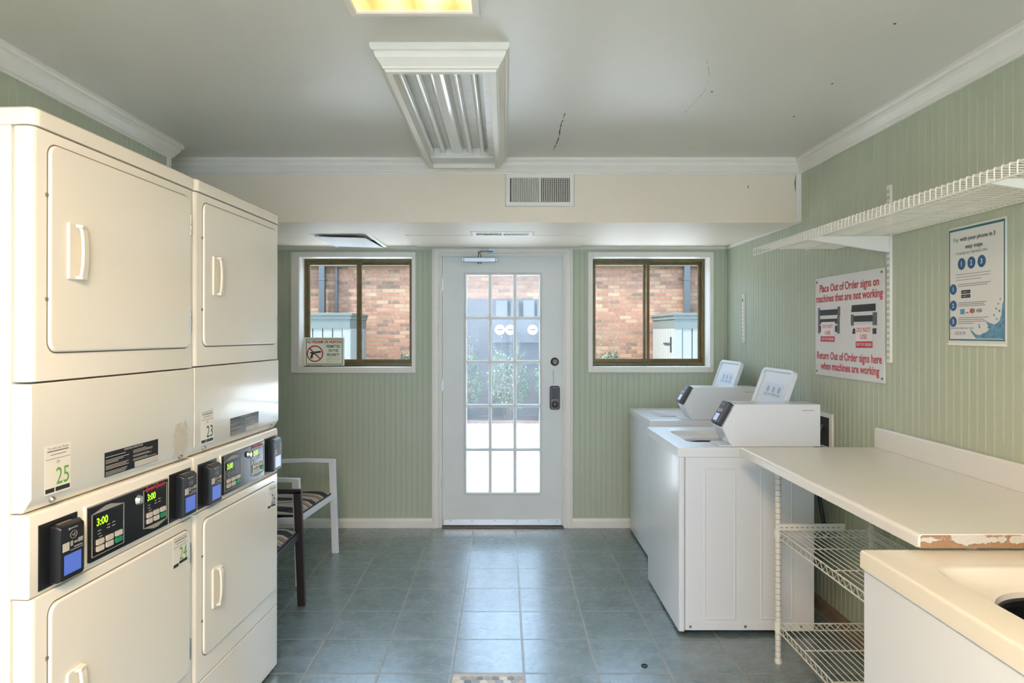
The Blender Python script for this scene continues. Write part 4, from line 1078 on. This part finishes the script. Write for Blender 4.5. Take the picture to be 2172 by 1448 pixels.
sp = [[(-x0-.008, .018), (-x0-.008, .150), (.124, .128), (.122, .100), (.112, .078), (.100, .070), (.090, .066), (.066, .072), (.050, .078), (.060, .064), (.066, .050), (.052, .040), (.036, .036), (.024, .030), (.002, .032), (-.014, .044), (-.026, .052), (-.020, .040), (-.008, .028), (.004, .018)]]
for cx, cz_, r in ((.098, .120, .004), (.107, .136, .003), (.088, .098, .0035), (.116, .152, .003), (.020, .058, .004), (.018, .066, .003), (.100, .085, .003), (.06, .056, .003), (.112, .112, .0045)): sp.append(circ(cx, cz_, r, 10))
flat('water_splash', 'splash', t, sp, -.0022)
flat('tape', 'sticker', t, [R(x0-.004, -x0+.004, -.008, .001)], -.0018)

# no firearms sign leaning inside the left window
gy = YB+.118
t = thing('no_weapons_sign', (-1.378, gy, 1.212), 0, 'small no firearms sign standing in the left window', 'sign')
w, h = .292, .206
box('sign_board', 'sign_cream', t, -w/2-.008, w/2+.008, -.0012, .0012, -.006, h+.004)
b = MB(); frame_mould(b, -w/2+.006, w/2-.006, .004, h-.006, -.0008, [(0, 0), (0, .0012), (.0045, .0012), (.0045, 0)]); b.build('border', 'dk_green', t)
letters('lettering', 'sign_red2', t, [('NO FIREARMS OR WEAPONS', 0, .166, .021, .262, 'c'), ], -.0022, bold=.03)
letters('lettering', 'dk_green', t, [('PERMITTED', .070, .132, .021, .106, 'c'), ('ON THIS', .070, .100, .021, .076, 'c'), ('PROPERTY', .070, .067, .021, .098, 'c')], -.0022, bold=.02)
letters('lettering', 'sign_red2', t, [('VIOLATORS ARE TRESPASSING', .070, .051, .0062, .106, 'c'), ('WEAPONS ON PROPERTY', .070, .037, .0062, .112, 'c'), ('IN VIOLATION OF LAW', .070, .022, .0062, .10, 'c')], -.0022, bold=.0)
b = MB(); cx, czz = -.072, .086
A = [2*PI*k/40 for k in range(41)]
b.loops([[(cx+r*math.cos(a), yy, czz+r*math.sin(a)) for r, yy in ((.063, -.0012), (.063, -.003), (.0545, -.003), (.0545, -.0012))] for a in A], False, False)
b.prism([(cx-.042, czz+.036), (cx-.036, czz+.042), (cx+.042, czz-.036), (cx+.036, czz-.042)], 'y', -.0012, -.0031); b.build('prohibition_ring', 'sign_red2', t)
G = [(-.038, .012), (.045, .022), (.046, .008), (.004, .003), (-.004, -.006), (-.014, -.008), (-.018, -.036), (-.038, -.034), (-.030, -.010), (-.028, .002), (-.040, .006)]
flat('pistol_silhouette', 'dk_green', t, [[(cx+a, czz+c_) for a, c_ in G]], -.0022)

# ------------------------------------------------------------------ small floor things
t = thing('mosaic_floor_tile', (-.069, 2.652, 0), 0, 'single floor tile of small grey and white hexagons at the frame bottom', 'floor tile')
hw = .148; box('tile_base', 'beige', t, -hw, hw, -hw, hw, .0, .0012)
cols = {'hex_white': (214, 212, 204), 'hex_grey': (150, 150, 146), 'hex_dark': (98, 106, 110), 'hex_tan': (176, 172, 160)}
bs = {k: MB() for k in cols}
for k, c in cols.items(): M[k] = mat(k, c, .35)
r = .0185; rnd = random.Random(4)
for i in range(-6, 7):
    for j in range(-6, 7):
        x = i*r*1.78+(j % 2)*r*.89; y = j*r*1.54
        if abs(x)+r*.85 > hw or abs(y)+r*.9 > hw: continue
        k = rnd.choice(['hex_white', 'hex_white', 'hex_grey', 'hex_tan', 'hex_dark', 'hex_grey'])
        bs[k].loops([[(x+r*.93*math.sin(a*PI/3), y+r*.93*math.cos(a*PI/3), .0012) for a in range(6)], [(x+r*.9*math.sin(a*PI/3), y+r*.9*math.cos(a*PI/3), .0022) for a in range(6)]])
for k, b in bs.items(): b.build('hexagon_tiles', k, t)
b = MB(); b.tube([(.615+.012*math.cos(a*PI/10), 2.87+.012*math.sin(a*PI/10), .0026) for a in range(20)], .0022, 6, True)
tag(b.build('rubber_ring', 'rubber', smooth=True), 'tiny black rubber ring on the floor tiles', 'rubber ring')

# ------------------------------------------------------------------ outside
structure(box('ground', 'concrete', None, -14, 14, YO+.02, 10.72, -.10, -.03), 'sunlit concrete path outside the door')
structure(box('ground_bed', 'mulch', None, -14, 14, 10.72, 11.62, -.10, .0), 'mulch planting bed below the hedge')
structure(box('wall_outside', 'brick', None, -12, 12, 11.6, 11.85, -.1, 3.2), 'brick wall across the path')
t = thing('roof_eave', (0, 11.5, 2.6), 0, 'olive painted eave along the top of the brick wall', 'eave')
box('fascia_board', 'olive', t, -12, 12, -.02, .09, .02, .12)
box('fascia_strip', 'olive_l', t, -12, 12, -.03, .09, .12, .14)
box('soffit_board', 'olive', t, -12, 12, -.06, .09, .14, .30)
box('roof_slab', 'olive', t, -12, 12, -.10, .3, .30, .42)
def enclosure(x0, x1, label, open_side):
    t = thing('fence_enclosure', ((x0+x1)/2, 10.0, -.03), 0, label, 'enclosure', 'board enclosures against the brick wall')
    a, c = x0-(x0+x1)/2, x1-(x0+x1)/2; yb = 1.15 if open_side < 0 else 1.44; H = 1.75
    b = MB(); b.box(a-.04, c+.04, -.05, yb, H-.0, H+.04).box(a-.02, c+.02, -.035, yb, H-.055, H-.0); b.build('top_cap', 'cap_board', t, .004)
    b = MB(); b.box(a, c, -.02, .0, H-.20, H-.055).box(a if open_side > 0 else c-.02, a+.02 if open_side > 0 else c, 0, yb, H-.20, H-.055); b.build('header_board', 'cap_board', t)
    b = MB(); x = a+.12
    edge = a if open_side > 0 else c
    b.box(edge-.005 if open_side > 0 else edge-.115, edge+.115 if open_side > 0 else edge+.005, -.012, .09, 0, H-.2)
    b.build('corner_post', 'fence', t)
    b = MB(); k = 0
    x = edge+.125*open_side
    while (a < x < c) and k < 24:
        x2 = x+open_side*.136; b.box(min(x, x2), max(x, x2), -.006, .012, 0, H-.2); x += open_side*.152; k += 1
    b.build('fence_boards', 'fence', t)
    b = MB(); b.box(a+.01, c-.01, .014, .03, 0, H-.1); b.build('gap_shade_sheet', 'ink', t)  # black sheet that paints the shade seen between the boards
    b = MB(); y = .1
    while y < yb-.1: b.box(edge if open_side > 0 else edge-.018, edge+.018 if open_side > 0 else edge, y, y+.142, 0, H-.2); y += .15
    b.build('side_boards', 'fence', t)
    if open_side > 0:
        b = MB(); b.box(edge-.02, edge-.001, .16, .19, 1.18, 1.42).box(edge-.02, edge-.001, .19, .62, 1.30, 1.325); b.build('gate_latch', 'rubber', t)
    return t
enclosure(-6.2, -2.345, 'whitewashed board enclosure seen through the left window', -1)
enclosure(2.60, 6.4, 'whitewashed board enclosure seen through the right window', 1)
def pipe(name, x, w, y, z0, z1, label, cat):
    b = MB(); b.box(x-w/2, x+w/2, y-w*.6, y+w*.4, z0, z1)
    for z in (z0+.3, z1-.25): b.box(x-w/2-.006, x+w/2+.006, y-w*.6-.004, 11.6, z, z+.03)
    tag(b.build(name, 'pipe', bevel=.006), label, cat)
pipe('downspout', -3.19, .10, 11.52, 0, 2.62, 'wide grey downspout on brick seen through left window', 'downspout')
pipe('conduit_pipe', -2.955, .045, 11.56, 0, 2.62, 'thin grey conduit on brick seen through the left window', 'pipe')
pipe('downspout', 3.21, .10, 11.52, 0, 2.62, 'grey downspout on brick seen through the right window', 'downspout')
# meters
tag(box('meter_backboard', 'grey_board', None, -1.05, 1.05, 11.54, 11.58, 0, 2.05), 'grey backboard behind the meters seen through the door', 'board')
t = thing('meter_cabinet', (.22, 11.54, 1.28), 0, 'grey metal trough cabinet carrying the round meters', 'cabinet')
box('cabinet_body', 'grey_box_d', t, -.42, .52, -.12, 0, .0, .44, .006)
for x0, x1 in ((-.36, -.16), (-.10, .04), (.12, .31), (.36, .46)):
    box('breaker_box', 'grey_box' if x1-x0 > .15 else 'grey_box_d', t, x0, x1, -.10, 0, .45, .74, .004)
for x in (-.07, .11, .50):
    t = thing('electric_meter', (x, 11.42, 1.505), 0, {-.07: 'round electric meter, leftmost of three seen through the door panes', .11: 'round electric meter, middle of three seen through the door panes', .50: 'round electric meter, rightmost of three seen through the door panes'}[x], 'meter', 'electric meters on the cabinet')
    b = MB(); b.lathe([(.088, 0), (.088, -.02), (.078, -.026), (.078, -.07), (.07, -.085), (0, -.09)], (0, 0, 0), 'y', 24); b.build('meter_dome', 'sign_w', t, smooth=True)
    b = MB(); b.box(-.045, .045, -.093, -.088, -.01, .02); b.build('meter_dial', 'dark_grey', t)
# hedge shrubs
def shrub_mesh(seed, w, hgt, dep, nleaf):
    rnd = random.Random(seed); b = MB(); s2 = MB()
    for k in range(nleaf):
        a = rnd.uniform(0, 2*PI); u = rnd.uniform(-.85, 1); rr = (1-abs(u)**2.6)**.5
        q = rnd.uniform(.72, 1.0)
        x = w/2*max(rr, .7)*math.cos(a)*q; y = dep/2*rr*math.sin(a)*q; z = hgt*.56+u*hgt*.44*rnd.uniform(.9, 1.02)
        x += .015*math.sin(9*z+seed); z += .05*math.sin(11*x+seed)
        s = rnd.uniform(.022, .042)
        mm = Matrix.Translation((x, y, z)) @ Matrix.Rotation(rnd.uniform(0, 6.3), 4, 'Z') @ Matrix.Rotation(rnd.uniform(-1.1, 1.1), 4, 'X')
        P = [mm @ Vector(p) for p in ((0, 0, 0), (s*.45, s*.5, .006), (0, s*1.2, 0), (-s*.45, s*.5, .006))]
        b.face(P)
    for k in range(26):
        a = rnd.uniform(0, 2*PI); x = rnd.uniform(-.05, .05); e = rnd.uniform(.3, .9)
        s2.tube([(x, rnd.uniform(-.05, .05), 0), (x+.12*math.cos(a), .08*math.sin(a), hgt*.35), (w*.45*e*math.cos(a), dep*.4*e*math.sin(a), hgt*rnd.uniform(.6, .95))], .006, 5)
    for k in range(9):
        x = rnd.uniform(-w*.4, w*.4); y = rnd.uniform(-.15, .1); top = hgt+rnd.uniform(.05, .38)
        s2.tube([(x, y, hgt*.7), (x+.02, y, top)], .003, 4)
        for j in range(9):
            zz = hgt*.9+(top-hgt*.9)*j/9; s = .03; a = rnd.uniform(0, 6.3)
            mm = Matrix.Translation((x+.02, y, zz)) @ Matrix.Rotation(a, 4, 'Z') @ Matrix.Rotation(.6, 4, 'X')
            b.face([mm @ Vector(p) for p in ((0, 0, 0), (s*.45, s*.5, 0), (0, s*1.3, 0), (-s*.45, s*.5, 0))])
    return b, s2
labels = ['green shrub seen in the lower corner of the left window', 'green shrub behind the left column of door panes', 'green shrub behind the middle door panes, under the meters',
    'green shrub behind the right edge of the door glass', 'green shrub seen in the lower corner of the right window']
for i, x in enumerate((-1.50, -.71, .07, .86, 1.67)):
    t = thing('hedge_shrub', (x, 11.02, 0), 0, labels[i], 'shrub', 'shrubs along the brick wall')
    a, c = shrub_mesh(i+2, .71, 1.10+.03*(i % 2), .62, 3000)
    a.build('foliage', 'leaf', t); c.build('stem', 'stem', t)
# this building's roof edge outside, then an unseen slab added to shade the rear window
structure(box('roof_overhang', 'white_trim', None, XA-.5, XR+.6, YO, YO+.2, 2.62, 2.75))
structure(box('rear_sun_shade', 'white_trim', None, XA-.5, XR+.6, YR-1.1, YR-.1, 2.62, 2.75))
structure(box('ground_rear', 'concrete', None, -8, 8, -12, YR-.12, -.10, -.03))
